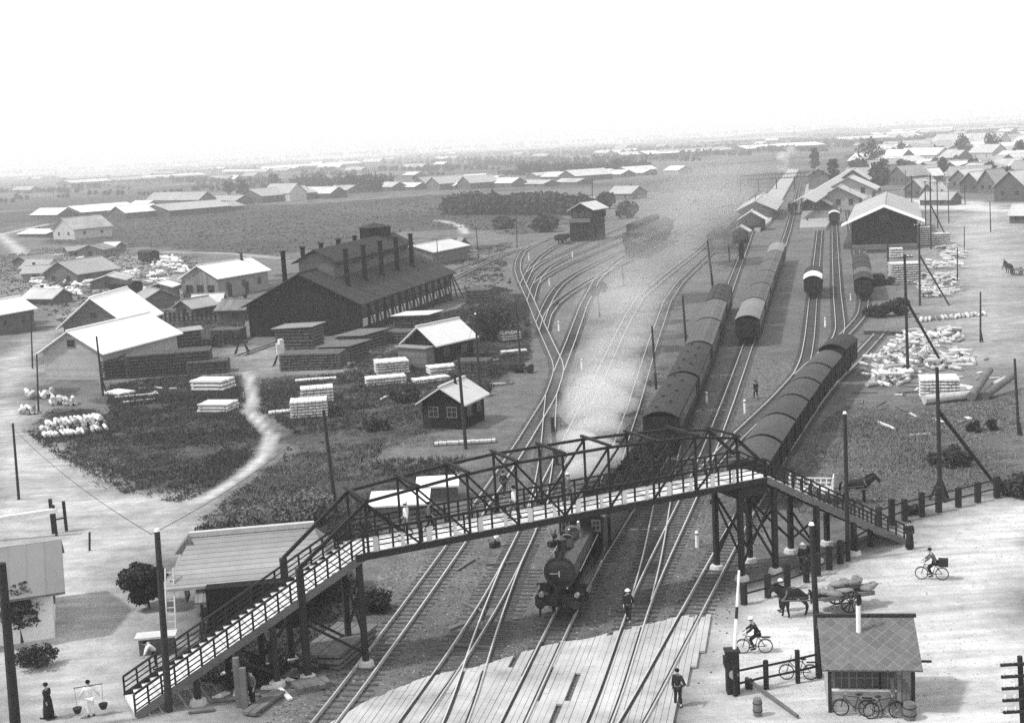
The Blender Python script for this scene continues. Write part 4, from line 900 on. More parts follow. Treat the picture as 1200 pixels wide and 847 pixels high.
# ================================================================ POLES, FENCES, GATES
GP = 'poles standing about the yard'
def pole(x, y, xt, yt, r, label, arms=0, cap=False, brace=None, foot=False, mt_=None, taper=.72, name='telegraph_pole', cat='pole', ins=True):
    b = G(x, y); H = HT(x, y, yt); px, _, zz_ = PR((b.x, b.y, H)); dx = (xt-px)*zz_/F_PX
    dx = max(-.09*H, min(.09*H, dx)); t = thing(name, label, cat, (b.x, b.y, 0), 0, GP)
    MB().cyl((0, 0, -.2), (dx, 0, H), r, r*taper, 10).build('shaft', mt_ or POLE, t)
    if cap: MB().cyl((dx, 0, H-.02), (dx, 0, H+.1), r*.85, r*.5, 10).build('cap', WPAINT, t)
    for k in range(arms):
        q = H-.25-.45*k; xx = dx*q/H
        o = MB().bar((xx-.75, -.12, q), (xx+.75, -.12, q), .09, .1).build('crossarm', POLE, t)
        if ins:
            for u in (-.65, -.3, .3, .65): MB().lathe([(.03, 0), (.05, .05), (.045, .12), (.02, .16)], (xx+u, -.12, q+.05), 8).build('insulator', CERAM, o)
    if brace:
        g = G(*brace[:2]); f = brace[2]; a = Vector((dx*f, 0, H*f)); e = Vector((g.x-b.x, g.y-b.y, -.1))
        MB().cyl(a, e, r*.85, r*.75, 8).build('strut', POLE, t)
    if foot:
        for q in ((.6, .35), (-.6, .3), (.1, -.6)): MB().bar((0, 0, 1.5), (q[0], q[1], 0), .14, .14).build('foot_brace', POLE, t)
    return t
pole(198, 833, 184, 622, .17, 'thick dark pole with a pale cap standing before the foot of the left stairs', cap=True)
pole(19, 862, 2, 660, .24, 'thick leaning pole at the lower left corner in front of the white house', arms=0)
pole(22, 585, 15, 496, .11, 'thin pole by the dirt road at the left edge')
pole(38, 432, 36, 366, .1, 'thin pole on the road bend left of the bright tin sheds')
pole(45, 482, 43, 415, .1, 'thin pole beside the small pile of pale logs at left')
pole(121, 464, 113, 394, .13, 'pole with a stub brace before the wide tin-roofed shed', brace=(126, 462, .3))
pole(394, 602, 379, 480, .15, 'tall pole rising in the weeds behind the left end of the truss')
pole(546, 526, 537, 416, .15, 'pole standing right in front of the signalman\'s hut')
pole(562, 453, 557, 368, .13, 'pole between the two small huts in the weeds', cap=True)
pole(610, 424, 604, 352, .13, 'pole by the ballast edge left of the ladder tracks')
pole(652, 545, 647, 489, .2, 'short thick post in the ballast behind the middle of the truss')
pole(606, 292, 605, 250, .12, 'pole where the engine shed tracks meet the ladder')
pole(561, 305, 558, 268, .12, 'pole behind the long low pale-roofed building')
pole(513, 312, 512, 280, .1, 'thin pole in front of the long low building')
pole(769, 456, 764, 382, .13, 'thin pole left of the dark passenger coaches')
pole(804, 403, 800, 346, .15, 'stout pole left of the light-roofed passenger coaches')
pole(837, 348, 829, 282, .2, 'stout post with a fitting at its middle, left of the passenger train end')
pole(855, 307, 853, 272, .13, 'slim pole left of the signal cabin')
pole(886, 258, 885, 228, .13, 'pole in front of the island platform canopy gable')
pole(994, 657, 990, 484, .14, 'tall dark pole rising through the right stairs beside the horse', cap=True)
pole(960, 791, 951, 614, .16, 'tall dark pole at the fence left of the crossing hut', cap=True)
pole(1102, 586, 1098, 430, .15, 'tall pole with three foot braces and a long strut in the timber yard', brace=(1168, 568, .68), foot=True)
pole(1064, 437, 1060, 298, .16, 'tall pole with a long slanting strut beside the main log piles', arms=1, brace=(1107, 430, .62))
pole(1078, 358, 1077, 262, .15, 'strutted pole between the lattice stacks and the log rows', arms=1, brace=(1113, 358, .62))
pole(1091, 292, 1090, 205, .16, 'strutted pole right of the goods shed gable', arms=2, brace=(1112, 283, .6))
pole(1085, 276, 1084, 212, .14, 'pole close behind the goods shed corner', arms=1)
pole(1041, 322, 1040, 280, .16, 'short thick pole in front of the goods shed gable')
pole(1069, 268, 1068, 206, .14, 'pole with a crossarm at the goods shed roof edge', arms=2)
pole(1099, 268, 1098, 212, .14, 'pole with crossarms right of the goods shed strutted pole', arms=2)
pole(1112, 262, 1111, 214, .12, 'slim pole with one crossarm before the dark shop', arms=1)
pole(1149, 401, 1149, 342, .11, 'lone pole with a flared foot by the log row', foot=False, brace=(1152, 401, .25))
pole(1194, 510, 1189, 420, .12, 'pole with a flared foot near the right edge', brace=(1198, 510, .2))
pole(1122, 333, 1122, 290, .1, 'thin pole at the edge of the open ground by the log rows')
pole(1130, 300, 1130, 265, .1, 'thin pole on the open ground before the town houses')
pole(694, 262, 694, 210, .18, 'tall pole standing behind the coaling tower')
pole(703, 372, 700, 340, .12, 'signal post in the steam with two dark round targets', name='signal_post')
pole(731, 335, 729, 312, .12, 'faint post in the steam right of the signal post')
pole(1203, 915, 1195, 768, .13, 'telegraph pole with five white-insulated crossarms at the lower right edge', arms=5)
pole(328, 700, 323, 634, .09, 'thin pole with a mushroom cap behind the tiled house', cap=True)
pole(1161, 272, 1160, 236, .12, 'thin pole before the big gabled town house'); pole(997, 246, 996, 218, .1, 'thin pole by the station front')
pole(1131, 240, 1130, 208, .14, 'pole among the town roofs behind the open ground'); pole(1062, 236, 1061, 200, .14, 'pole by the trees behind the goods shed')
pole(931, 166, 931, 146, .3, 'faint far mast on the horizon above the main line')
sp = [o for o in COL.objects if o.name.startswith('signal_post')][0]
for x, z in ((-.55, 3.6), (.5, 4.1)): MB().cyl((x, -.1, z), (x, .1, z), .75, n=18).build('target', STEEL_D, sp)
MB().bar((-.6, 0, 3.4), (.6, 0, 3.8), .1, .1).build('crossarm', STEEL_D, sp)
# low white-topped track markers
for i, (x, y, yt, lab) in enumerate(((817, 641, 622, 'white marker post between the stock track and the covered wagons'), (828, 472, 459, 'white marker post right of the passenger coaches'), (873, 484, 468, 'white marker post left of the covered wagon row'), (682, 434, 420, 'white marker post between the ladder and the steam'), (967, 383, 372, 'white marker post between the goods tracks'), (997, 352, 344, 'white marker post by the goods shed siding'), (655, 388, 376, 'white marker post at the last ladder turnout'), (671, 302, 295, 'white marker post beside the low open wagon'), (620, 305, 297, 'white marker post inside the ladder curve'), (644, 335, 326, 'white marker post between the ladder sidings'))):
    g = G(x, y); H = HT(x, y, yt); t = thing('marker_post', lab, 'marker post', g, 0, 'white marker posts between the tracks')
    MB().cyl((0, 0, 0), (0, 0, H*.78), .11, n=8).cyl((0, 0, H*.86), (0, 0, H), .12, .08, n=8).build('post', WPAINT, t); MB().cyl((0, 0, H*.78), (0, 0, H*.86), .115, n=8).build('band', TIMBER_D, t)
# turnout levers and ground signals
for i, (x, y, lab) in enumerate(((648, 640, 'turnout lever with a round weight left of the locomotive'), (580, 641, 'low white-topped turnout stand on the second track'), (838, 590, 'low turnout stand under the right end of the bridge'), (672, 452, 'turnout lever in the ballast right of the ladder'), (653, 358, 'small turnout stand inside the ladder sidings'), (618, 382, 'small turnout stand left of the ladder lead'), (597, 332, 'small turnout stand by the ladder curve'), (773, 382, 'turnout stand on the track left of the pole'))):
    g = G(x, y); t = thing('turnout_lever', lab, 'turnout lever', g, .6, 'turnout levers along the tracks')
    MB().box((0, 0, .16), (.6, .35, .32)).build('stand', TIMBER_D, t); MB().bar((0, 0, .25), (.25, 0, 1.0), .06, .06).build('lever', STEEL_D, t); MB().blob((.15, 0, .62), .17, n=8, j=0).build('weight', WPAINT if i in (1, 2) else STEEL_D, t)
def fence(pts, label, gap=1.6, h=1.15, r=.1, rails=2, heights=None, grp='timber fences', mt_=TIMBER_D):
    W = [G(*p) for p in pts]; t = thing('post_fence', label, 'fence', W[0], 0, grp); o = W[0]
    for a, c in zip(W[:-1], W[1:]):
        L_ = (c-a).length; n = max(1, round(L_/gap)); d = (c-a)/n
        for i in range(n+(c is W[-1])):
            q = a+d*i-o; hh = h*random.uniform(.85, 1.15); MB().box((q.x, q.y, hh/2), (r*2, r*2, hh), random.random()).build('post', mt_, t)
        for k in range(rails): z = h*(.42+.4*k); MB().bar(a-o+Vector((0, 0, z+random.uniform(-.05, .05))), c-o+Vector((0, 0, z)), .05, .09).build('rail', mt_, t)
fence([(862, 815), (898, 807), (935, 800), (984, 788)], 'short rail fence between the crossing gate and the hut', 1.25, 1.35, .085)
fence([(872, 708), (900, 700), (945, 682), (985, 660), (1020, 640)], 'sagging rail fence behind the horse cart, running under the right stairs', 1.5, 1.3, .13)
fence([(1030, 620), (1060, 610), (1100, 600), (1168, 583)], 'fence of stout dark posts right of the stairs, below the timber yard', 1.55, 1.45, .15)
fence([(158, 378), (285, 375)], 'long picket fence left of the engine shed', .75, 1.5, .12, 2)
fence([(230, 410), (283, 400)], 'short picket fence in front of the engine shed corner', .7, 1.2, .1, 2)
fence([(63, 625), (78, 622)], 'low gate frame behind the white house', 1.6, 2.2, .1, 1)
g = G(105, 645); t = thing('stub_post', 'short leaning stub post alone on the dirt road', 'post', g); MB().cyl((0, 0, 0), (.12, 0, 1.2), .07, n=8).build('post', TIMBER_D, t)
# crossing gate
def gate(px, py, ytop, label, tip):
    g = G(px, py); t = thing('crossing_gate', label, 'crossing gate', g, 0); H = HT(px, py, ytop)
    MB().box((0, 0, H/2), (.55, .5, H)).build('cabinet', TIMBER_D, t); MB().box((0, 0, H+.05), (.65, .6, .1)).build('cap', STEEL_D, t)
    MB().cyl((0, -.28, .95), (0, -.38, .95), .2, n=14).build('lamp', CHROME, t)
    e = G(*tip[:2]); zt = tip[2]
    n = 7; a = Vector((.1, 0, H*.9)); e = Vector((e.x-g.x, e.y-g.y, zt))
    for i in range(n): MB().cyl(a+(e-a)*(i/n), a+(e-a)*((i+1)/n), .085-.005*i, .08-.005*i, 8).build('boom', WPAINT if i != 3 else TIMBER_D, t)
    MB().box((-.1, .1, H*.75), (.5, .5, .4)).build('counterweight', STEEL_D, t)
gate(859, 811, 763, 'raised crossing gate with a white boom beside the planked crossing', (870, 801, 5.2))
g = G(875, 806); e = G(935, 842); t = thing('lowered_pole', 'long bare pole lying on the road below the crossing gate', 'pole', g)
MB().cyl((0, 0, .45), (e.x-g.x, e.y-g.y, .12), .09, .07, 8).build('shaft', TIMBER_M, t); MB().box((.1, 0, .2), (.3, .3, .4)).build('rest', TIMBER_D, t)
for x, y, h, r_, lab in ((888, 838, .75, .2, 'stubby bollard with a dark top in front of the crossing gate'), (1066, 842, .7, .28, 'dark barrel standing by the right wall of the crossing hut')):
    t = thing('barrel' if 'barrel' in lab else 'bollard', lab, 'barrel' if 'barrel' in lab else 'bollard', G(x, y)); MB().lathe([(r_*.85, 0), (r_, h*.5), (r_*.85, h)], n=14).build('staves', TIMBER_M, t); MB().ring((0, 0, h*.3), (0, 0, 1), r_*.97, .02).ring((0, 0, h*.75), (0, 0, 1), r_*.95, .02).build('hoop', STEEL_D, t)
# ================================================================ TIMBER: logs, stacks
LOGS = [[(lambda b: (b.cyl((0, -L_/2, 0), (0, L_/2, 0), r, r*random.uniform(.85, .98), 9), b)[1])(MB()).mesh('log', m) for L_, r in ((1.6, .2), (2.0, .17), (1.4, .25), (1.8, .22), (2.3, .15))] for m in (LOGM, LOGD)]
def logs(poly, n, px_dir, label, grp, dark=.12, layers=2, jit=.18, sc=1.0):
    """rows of logs: poly px corners a-b (front), c-d (back)"""
    a, b_, c, d = [G(*p) for p in poly]; e = G(*px_dir[0])-G(*px_dir[1]); base = math.atan2(e.y, e.x)-math.pi/2
    for i in range(n):
        u = random.random(); v = random.random(); p = (a*(1-u)+b_*u)*(1-v)+(d*(1-u)+c*u)*v; k = int(random.random()**1.6*layers)
        o = put('log', random.choice(LOGS[random.random() < dark]), None, (p.x, p.y, (.24+.42*k)*sc), base+random.gauss(0, jit)); o.rotation_euler.x = random.gauss(0, .05); o.scale = (sc,)*3; tag(o, label, 'log', grp)
def logrow(a, b_, n, hd, label, grp, dark=.08, layers=1, sc=1.0):
    A, B = G(*a), G(*b_); e = G(*hd[0])-G(*hd[1]); base = math.atan2(e.y, e.x)-math.pi/2
    for k in range(layers):
        for i in range(n-k):
            p = A+(B-A)*((i+.5*k+.5)/n); o = put('log', random.choice(LOGS[random.random() < dark]), None, (p.x+random.gauss(0, .06), p.y+random.gauss(0, .15), (.25+.4*k)*sc), base+random.gauss(0, .09)); o.scale = (sc,)*3; tag(o, label, 'log', grp)
D1 = ((60, 500), (52, 488))
L1, G1 = 'pale log in the slanting rows on the grass by the left dirt road', 'rows of pale logs by the left road'
logrow((50, 513), (125, 503), 15, ((70, 512), (60, 498)), L1, G1); logrow((50, 505), (122, 496), 14, ((70, 512), (60, 498)), L1, G1, layers=2); logrow((65, 496), (118, 490), 10, ((70, 512), (60, 498)), L1, G1)
L2, G2 = 'pale log in the small heap below the wide tin-roofed shed', 'small heap of pale logs'
logrow((58, 474), (90, 474), 7, ((70, 480), (66, 468)), L2, G2, layers=2); logrow((22, 485), (44, 484), 5, ((30, 490), (28, 478)), L2, G2, layers=2); logs([(28, 470), (75, 466), (70, 460), (30, 463)], 14, ((70, 475), (60, 465)), L2, G2)
L3, G3 = 'pale log heaped in the main pile beside the siding at right', 'main pile of pale logs at right'
logs([(1010, 455), (1065, 452), (1075, 430), (1030, 430)], 46, ((1020, 450), (1035, 430)), L3, G3, layers=3, jit=.5)
logs([(1030, 432), (1090, 432), (1100, 405), (1045, 405)], 60, ((1030, 440), (1042, 415)), L3, G3, layers=4, jit=.45)
logs([(1060, 408), (1128, 404), (1122, 390), (1060, 392)], 36, ((1060, 405), (1085, 395)), L3, G3, layers=2, jit=.4)
logs([(1085, 436), (1145, 428), (1138, 414), (1090, 418)], 26, ((1085, 435), (1082, 420)), 'pale log in the flat heap right of the main pile', 'flat heap of logs at right', layers=2, jit=.35)
L4 = 'pale log in the neat single row by the lone flared-foot pole'; logrow((1072, 377), (1156, 369), 17, ((1100, 380), (1098, 366)), L4, 'neat row of logs')
L5 = 'pale log in the heap below the lattice stacks'; logs([(1078, 352), (1136, 340), (1120, 318), (1078, 326)], 38, ((1080, 345), (1110, 338)), L5, 'heap of logs below the lattice stacks', layers=3, jit=.4, dark=.25)
L6 = 'pale log in the far heap beside the goods shed'; logs([(1100, 300), (1134, 297), (1130, 290), (1098, 292)], 14, ((1100, 300), (1125, 295)), L6, 'far heap of logs by the goods shed', layers=2)
for (x, y, x2, y2, r, lab) in ((1083, 474, 1138, 468, .42, 'thick pale tree trunk lying at the front of the right-hand timber yard'), (1138, 470, 1160, 450, .4, 'thick trunk leaning up at the end of the long lying trunk'), (1155, 468, 1188, 456, .35, 'dark-ended trunk lying right of the leaning trunk'), (1030, 497, 1048, 505, .14, 'single pale beam lying on the grass below the log pile'), (1164, 455, 1178, 448, .3, 'short pale trunk propped on the dark trunk')):
    a, c = G(x, y), G(x2, y2); t = tag(MB().cyl((0, 0, r), (c.x-a.x, c.y-a.y, r+(.9 if 'lean' in lab else .05)), r, r*.8, 12).build('fallen_log', LOGM if 'pale' in lab else LOGD), lab, 'trunk'); t.location = a
def stack(x, y, w, d, h, rz, label, mt_=TIMBER_L, n=4, grp='stacks of sawn timber', cross=True, roofed=None, name='timber_stack', cat='timber stack'):
    t = thing(name, label, cat, G(x, y), rz, grp); lh = h/n; b = MB()
    for k in range(n):
        m = max(2, int(w/.32))
        for i in range(m):
            b.box((-w/2+(i+.5)*w/m+random.uniform(-.02, .02), random.uniform(-.1, .1), lh*(k+.62)), (w/m-.03, d*random.uniform(.93, 1), lh*.55), random.uniform(-.01, .01))
    b.build('boards', mt_, t)
    c = MB()
    for k in range(n):
        for y_ in (-d*.38, d*.38): c.box((0, y_, lh*(k+.16)), (w+.1, .14, lh*.32))
    c.build('bearers', TIMBER_M, t)
    if roofed: MB().bar((-w/2-.3, 0, h+.12), (w/2+.3, 0, h+.3), .0+d+.5, .09, (0, 0, 1)).build('cover', roofed, t)
BST = mat('bright_board_stack', .62, .2, 1.5)
rzs = -.25
stack(250, 456, 2.6, 4.0, 1.2, 1.25, 'bright stack of boards on bearers, left of the footpath, farther one', BST, 3)
stack(256, 481, 2.4, 3.3, .9, 1.3, 'bright stack of boards on bearers, left of the footpath, nearer one', BST, 3)
stack(363, 487, 3.4, 2.6, 1.6, .1, 'slatted bright timber stack right of the footpath bend', BST, 6)
stack(372, 470, 3.2, 2.2, 1.5, .15, 'bright-topped timber stack just behind the slatted one', BST, 5)
stack(331, 484, 2.6, 1.0, .3, .2, 'low row of bright boards left of the slatted stack', BST, 1)
stack(370, 446, 4.4, .8, .3, .1, 'single long bright board pile on the grass right of the footpath top', BST, 1)
stack(459, 436, 3.6, 3.2, 1.4, .2, 'bright stepped timber stack left of the lean-to hut', BST, 5)
stack(452, 450, 4.2, 2.0, .9, .2, 'lower bright timber stack before the stepped one', BST, 3)
stack(520, 437, 3.4, 2.2, .9, .3, 'bright timber stack right of the lean-to hut', BST, 3)
stack(505, 447, 3.8, 1.6, .5, .4, 'flat heap of bright boards below the lean-to hut', BST, 2)
stack(597, 398, 2.6, 1.8, 1.0, .4, 'whitish heap of boards by the pole at the ballast edge', BST, 3)
stack(602, 415, 3.0, 1.2, .5, .2, 'low pale bench of boards under the pole at the ballast edge', BST, 2)
stack(140, 462, 2.0, 3.0, .4, .9, 'small pale raft of boards right of the pole at the tin-roofed shed', BST, 1)
stack(160, 465, 4.4, .5, .25, .25, 'thin pale board lying on the grass, farther of two', BST, 1); stack(163, 471, 3.2, .5, .25, .3, 'thin pale board lying on the grass, nearer of two', BST, 1)
BR_ = mat('brushwood', .085, .45, 3, rnd=.2)
DKS = mat('dark_stack_cover', .12, .3, 1)
stack(352, 407, 5.0, 4.2, 2.6, -.25, 'tall dark timber stack with a board cover before the engine shed front', BR_, 6, roofed=TIN_G)
stack(368, 431, 7.0, 3.6, 1.9, -.15, 'long dark cordwood stack nearest the engine shed path', BR_, 6)
stack(404, 420, 4.2, 5.0, 1.6, -.4, 'flat-topped dark timber stack left of two beside the shed path', BR_, 4, roofed=DKS)
stack(425, 406, 4.0, 6.0, 1.6, -.45, 'flat-topped dark timber stack right of two beside the shed path', BR_, 4, roofed=DKS)
stack(490, 385, 5.2, 4.2, 1.9, -.4, 'pale-topped timber stack beside the engine shed long wall', BR_, 5, roofed=TIN_P)
stack(475, 400, 4.2, 3.2, 1.5, -.4, 'dark low timber stack behind the lean-to hut', BR_, 4)
stack(535, 393, 3.2, 3.0, 1.6, -.4, 'dark timber stack right of the lean-to hut roof', BR_, 4); stack(563, 352, 3.8, 3.4, 1.9, -.3, 'dark timber stack on the mound near the ladder tracks', BR_, 4); stack(574, 378, 3.0, 2.6, 1.5, -.3, 'small dark timber stack on the mound by the ballast edge', BR_, 4)
stack(556, 440, 3.6, 2.6, 1.8, -.3, 'dark timber stack between the two weed huts', BR_, 4)
stack(200, 437, 9.5, 4.2, 2.6, .15, 'long brushwood heap in front of the tin-roofed sheds', BR_, 7); stack(150, 440, 6.0, 3.6, 2.2, .3, 'brushwood heap at the corner of the wide tin-roofed shed', BR_, 6); stack(245, 436, 4.6, 3.2, 1.5, .1, 'low brushwood heap at the top of the footpath', BR_, 4)
stack(215, 408, 4.6, 4.0, 2.2, .3, 'small dark roofed stack between the sheds and the engine shed', BR_, 5, roofed=TIN_G); stack(268, 398, 4.2, 3.0, 1.6, -.2, 'dark stack beside the engine shed left corner', BR_, 4)
stack(1100, 466, 3.2, 3.0, 1.9, -.2, 'lattice stack of sleepers at the front of the right timber yard', BST, 7); stack(1122, 462, 2.6, 3.0, .7, .5, 'slanting raft of pale boards beside the lattice stack', BST, 2)
stack(1060, 332, 4.4, 3.4, 3.2, -.1, 'tall pale lattice stack nearest the goods shed bushes', BST, 9); stack(1077, 287, 4.2, 3.4, 3.6, -.1, 'tall pale lattice stack right of the goods shed gable', BST, 9); stack(1100, 286, 3.8, 3.4, 2.2, -.1, 'pale lattice stack behind the far log heap', BST, 6)
stack(1038, 390, 4.4, 3.4, .5, -.5, 'low pale raft of boards at the end of the short siding', TIMBER_M, 2)
stack(1050, 302, 2.2, 2.0, 1.8, -.2, 'pale crate-like stack in front of the goods shed gable', BST, 4); stack(1028, 296, 4, 1.6, .8, -.2, 'low dark stack on the goods shed bank', BR_, 3)
stack(398, 765, 2.2, 4.4, .8, -.35, 'grey timber stack beside the left truss leg', TIMBER_M, 3); stack(365, 805, 1.6, 1.2, .3, .5, 'little raft of boards on the ground near the leftmost track', TIMBER_M, 1); stack(310, 826, .7, 2.6, .25, -.4, 'thin board pile beside the two stub posts', TIMBER_M, 1)
stack(545, 520, 5.0, .6, .3, .0, 'long pale beam below the signalman\'s hut', TIMBER_L, 1)
def heap(name, spots, n, m, label, L_=(1.4, 2.4), r_=(.18, .3)):
    b = MB()
    for x, y, w_, d_ in spots:
        for i in range(n):
            p = G(x+random.uniform(-w_, w_), y+random.uniform(-d_, d_)); a = random.gauss(.6, .5); l = random.uniform(*L_)/2; r = random.uniform(*r_); z = r+random.random()**2*.8; b.cyl((p.x-l*math.sin(a), p.y+l*math.cos(a), z), (p.x+l*math.sin(a), p.y-l*math.cos(a), z+random.uniform(-.1, .1)), r, n=7)
    tag(b.build(name, m, None, kind='stuff'), label, 'logs', None, 'stuff')
DS = [(random.uniform(30, 215), random.uniform(303, 346), random.uniform(5, 13), random.uniform(1, 3)) for _ in range(34)]
heap('far_logs', DS, 12, LOGM, 'pale logs strewn in heaps through the far timber district at left', (1.6, 3), (.2, .36)); heap('far_logs', [(x+4, y-2, w_, d_) for x, y, w_, d_ in DS], 9, LOGD, 'dark barked logs strewn through the far timber district at left', (1.6, 3.4), (.2, .36))
heap('yard_logs', [(1108, 312, 20, 4), (1100, 330, 20, 6), (1096, 345, 18, 4), (1118, 300, 14, 3), (1060, 415, 30, 14), (1035, 438, 22, 10), (1112, 426, 26, 8), (1100, 398, 20, 5)], 42, LOGM, 'small pale logs and billets filling the gaps of the right timber yard', (.9, 2.0), (.11, .2))
# white-painted sign board behind the white house, small counter by the stairs
t = thing('notice_board', 'long white-edged board roof on two dark posts behind the white house', 'board', G(66, 628), .12); MB().bar((-5.0, 0, 1.4), (.2, 0, 1.75), .4, .28).build('board', BST, t)
for x in (0, -4.6): MB().cyl((x, .1, 0), (x, .1, 2.1), .09, n=8).build('post', TIMBER_D, t)
t = thing('counter', 'small bench with a pale top under the far side of the left stairs', 'bench', G(185, 765), .1); MB().box((0, 0, .95), (2.0, .9, .1)).build('top', TIMBER_L, t); MB().box((0, .1, .45), (1.7, .6, .9)).build('base', BOARD_M, t)
t = thing('ladder', 'wooden ladder leaning against the tiled house eave', 'ladder', G(204, 742), .1)
for s in (-1, 1): MB().bar((s*.24, -1.0, 0), (s*.2, .4, 3.4), .07, .09).build('rail', TIMBER_L, t)
for i in range(10): MB().bar((-.23, -1.0+.14*i+.07, .2+.33*i), (.23, -1.0+.14*i+.07, .2+.33*i), .04, .05).build('rung', TIMBER_L, t)
for i, (x, y, h) in enumerate(((281, 828, 2.3), (288, 830, 1.9))):
    t = thing('stub_post', ('taller of two weathered stub posts under the left stairs', 'shorter of two weathered stub posts under the left stairs')[i], 'post', G(x, y), 0, 'stub posts'); MB().box((0, 0, h/2), (.26, .26, h)).build('post', TIMBER_M, t)
t = thing('wheel_pile', 'pair of dark cart wheels lying by the left truss leg', 'wheels', G(366, 785)); MB().ring((0, 0, .12), (0, 0, 1), .42, .07).build('rim', TIMBER_D, t); MB().ring((.9, .3, .12), (0, .1, 1), .42, .07).build('rim', TIMBER_D, t)
for i in range(7):
    t = thing('board', 'plank leaning against the front of the crossing hut', 'plank', G(1048+i*3, 841), crz, 'planks leaning on the crossing hut'); MB().bar((0, 0, 0), (random.uniform(-.1, .1), .5, random.uniform(1.1, 1.7)), .16, .04, (0, 1, 0)).build('plank', TIMBER_M, t)

OFF = [MB().box((0, 0, .06), (w_, l_, .09)).mesh('offcut', m_) for w_, l_, m_ in ((.22, 1.6, TIMBER_L), (.3, 1.1, TIMBER_M), (.16, 2.2, TIMBER_M), (.35, .8, TIMBER_L))]
def offcuts(poly, n, label, grp):
    a, b_, c, d = [G(*p) for p in poly]
    for i in range(n):
        u, v = random.random(), random.random(); p = (a*(1-u)+b_*u)*(1-v)+(d*(1-u)+c*u)*v
        o = put('offcut', random.choice(OFF), None, (p.x, p.y, .02), random.uniform(0, 3.1)); tag(o, label, 'offcut', grp)
offcuts([(430, 470), (600, 450), (600, 400), (440, 420)], 30, 'loose board offcut among the timber stacks and weed huts', 'offcuts by the weed huts')
offcuts([(1000, 520), (1180, 500), (1160, 420), (1010, 440)], 34, 'loose board offcut scattered on the ground of the right timber yard', 'offcuts in the right timber yard')
offcuts([(230, 835), (360, 830), (400, 760), (300, 790)], 14, 'loose board offcut on the ground beneath the left stairs', 'offcuts under the left stairs')
offcuts([(150, 470), (260, 470), (270, 440), (140, 450)], 12, 'loose board offcut on the grass below the brushwood heaps', 'offcuts below the brushwood')
offcuts([(440, 830), (620, 740), (700, 600), (560, 640)], 10, 'loose board offcut on the ballast between the near tracks', 'offcuts on the ballast')
# ================================================================ VEGETATION
def quads_mesh(name, C, S, m, up=0.0, asp=.6):
    """leaf-sized quads at C (n,3) of size S"""
    n = len(C); a = RNG.normal(size=(n, 3)); a[:, 2] += up*np.sign(a[:, 2]); a /= np.linalg.norm(a, axis=1)[:, None]
    b = RNG.normal(size=(n, 3)); b -= a*(a*b).sum(1)[:, None]; b /= np.linalg.norm(b, axis=1)[:, None]
    S = np.broadcast_to(S, (n,))[:, None]; a = a*S; b = b*S*asp
    V = np.stack([C-a, C-b*.9, C+a, C+b*.9], 1).reshape(-1, 3).astype(np.float32)
    me = bpy.data.meshes.new(name); me.vertices.add(4*n); me.vertices.foreach_set('co', V.ravel()); me.loops.add(4*n); me.loops.foreach_set('vertex_index', np.arange(4*n, dtype=np.int32))
    me.polygons.add(n); me.polygons.foreach_set('loop_start', np.arange(0, 4*n, 4, dtype=np.int32)); me.update(); me.validate(); me.materials.append(m); return me
def cloud(blobs, n, inner=.35):
    P_ = []; wts = np.array([b[3]**2 for b in blobs]); wts = wts/wts.sum()
    for (x, y, z, r, sq), k in zip(blobs, RNG.multinomial(n, wts)):
        d = RNG.normal(size=(k, 3)); d /= np.linalg.norm(d, axis=1)[:, None]; q = r*(inner+(1-inner)*RNG.random((k, 1))**.6)*(1+RNG.normal(size=(k, 1))*.09)
        p = d*q; p[:, 2] *= sq; P_.append(p+np.array([x, y, z]))
    return np.concatenate(P_)
def crown_blobs(w, h, z0, n=7, con=False):
    out_ = []
    for i in range(n):
        f = (i+.5)/n; a = i*2.4; z = z0+(h-z0)*(.2+.7*f)
        r = (w*.5*(1-f)*1.1+w*.1) if con else w*random.uniform(.22, .33)
        o = 0 if con else w*.3*(1-abs(f-.4))
        out_.append((math.cos(a)*o, math.sin(a)*o, z, r, .55 if con else .8))
    return out_
def tree(px, py, yt, wpx, label, leaf=.3, n=1600, con=False, group=None, kind='tree', m=None, trunk=.35, name='tree'):
    g = G(px, py); h = HT(px, py, yt); _, _, zc = PR(g); w = wpx*zc/F_PX
    t = thing(name, label, kind, g, random.random()*6, group)
    put('crown', quads_mesh('crown', cloud(crown_blobs(w, h, h*(.08 if con else trunk*.5), 9, con), n), leaf*RNG.uniform(.6, 1.2, n), m or LEAF), t)
    b = MB(); b.cyl((0, 0, -.1), (0, 0, h*.55), w*.05+.04, w*.03+.02, 8)
    for i in range(5): a = i*1.3; b.cyl((0, 0, h*(trunk*.6+.06*i)), (math.cos(a)*w*.28, math.sin(a)*w*.28, h*(trunk+.1+.09*i)), w*.025+.015, .015, 6)
    b.build('trunk', BARK, t)
def bush(px, py, yt, wpx, label, leaf=.16, n=1800, m=None, grp='bushes'):
    leaf *= .7; n = int(n*2)
    g = G(px, py); h = HT(px, py, yt); _, _, zc = PR(g); w = wpx*zc/F_PX
    bl = [(random.uniform(-.42, .42)*w, random.uniform(-.3, .3)*w, h*random.uniform(.2, .72), min(w*.3, h*.42)*random.uniform(.55, 1.05), random.uniform(.7, 1.1)) for _ in range(12)]
    t = thing('bush', label, 'bush', g, 0, grp); put('foliage', quads_mesh('foliage', cloud(bl, n, .2), leaf*RNG.uniform(.6, 1.2, n), m or LEAF), t)
    b = MB()
    for i in range(6): b.cyl((0, 0, -.05), (random.uniform(-.25, .25)*w, random.uniform(-.2, .2)*w, h*.5), .04, .02, 5)
    b.build('stems', BARK, t)
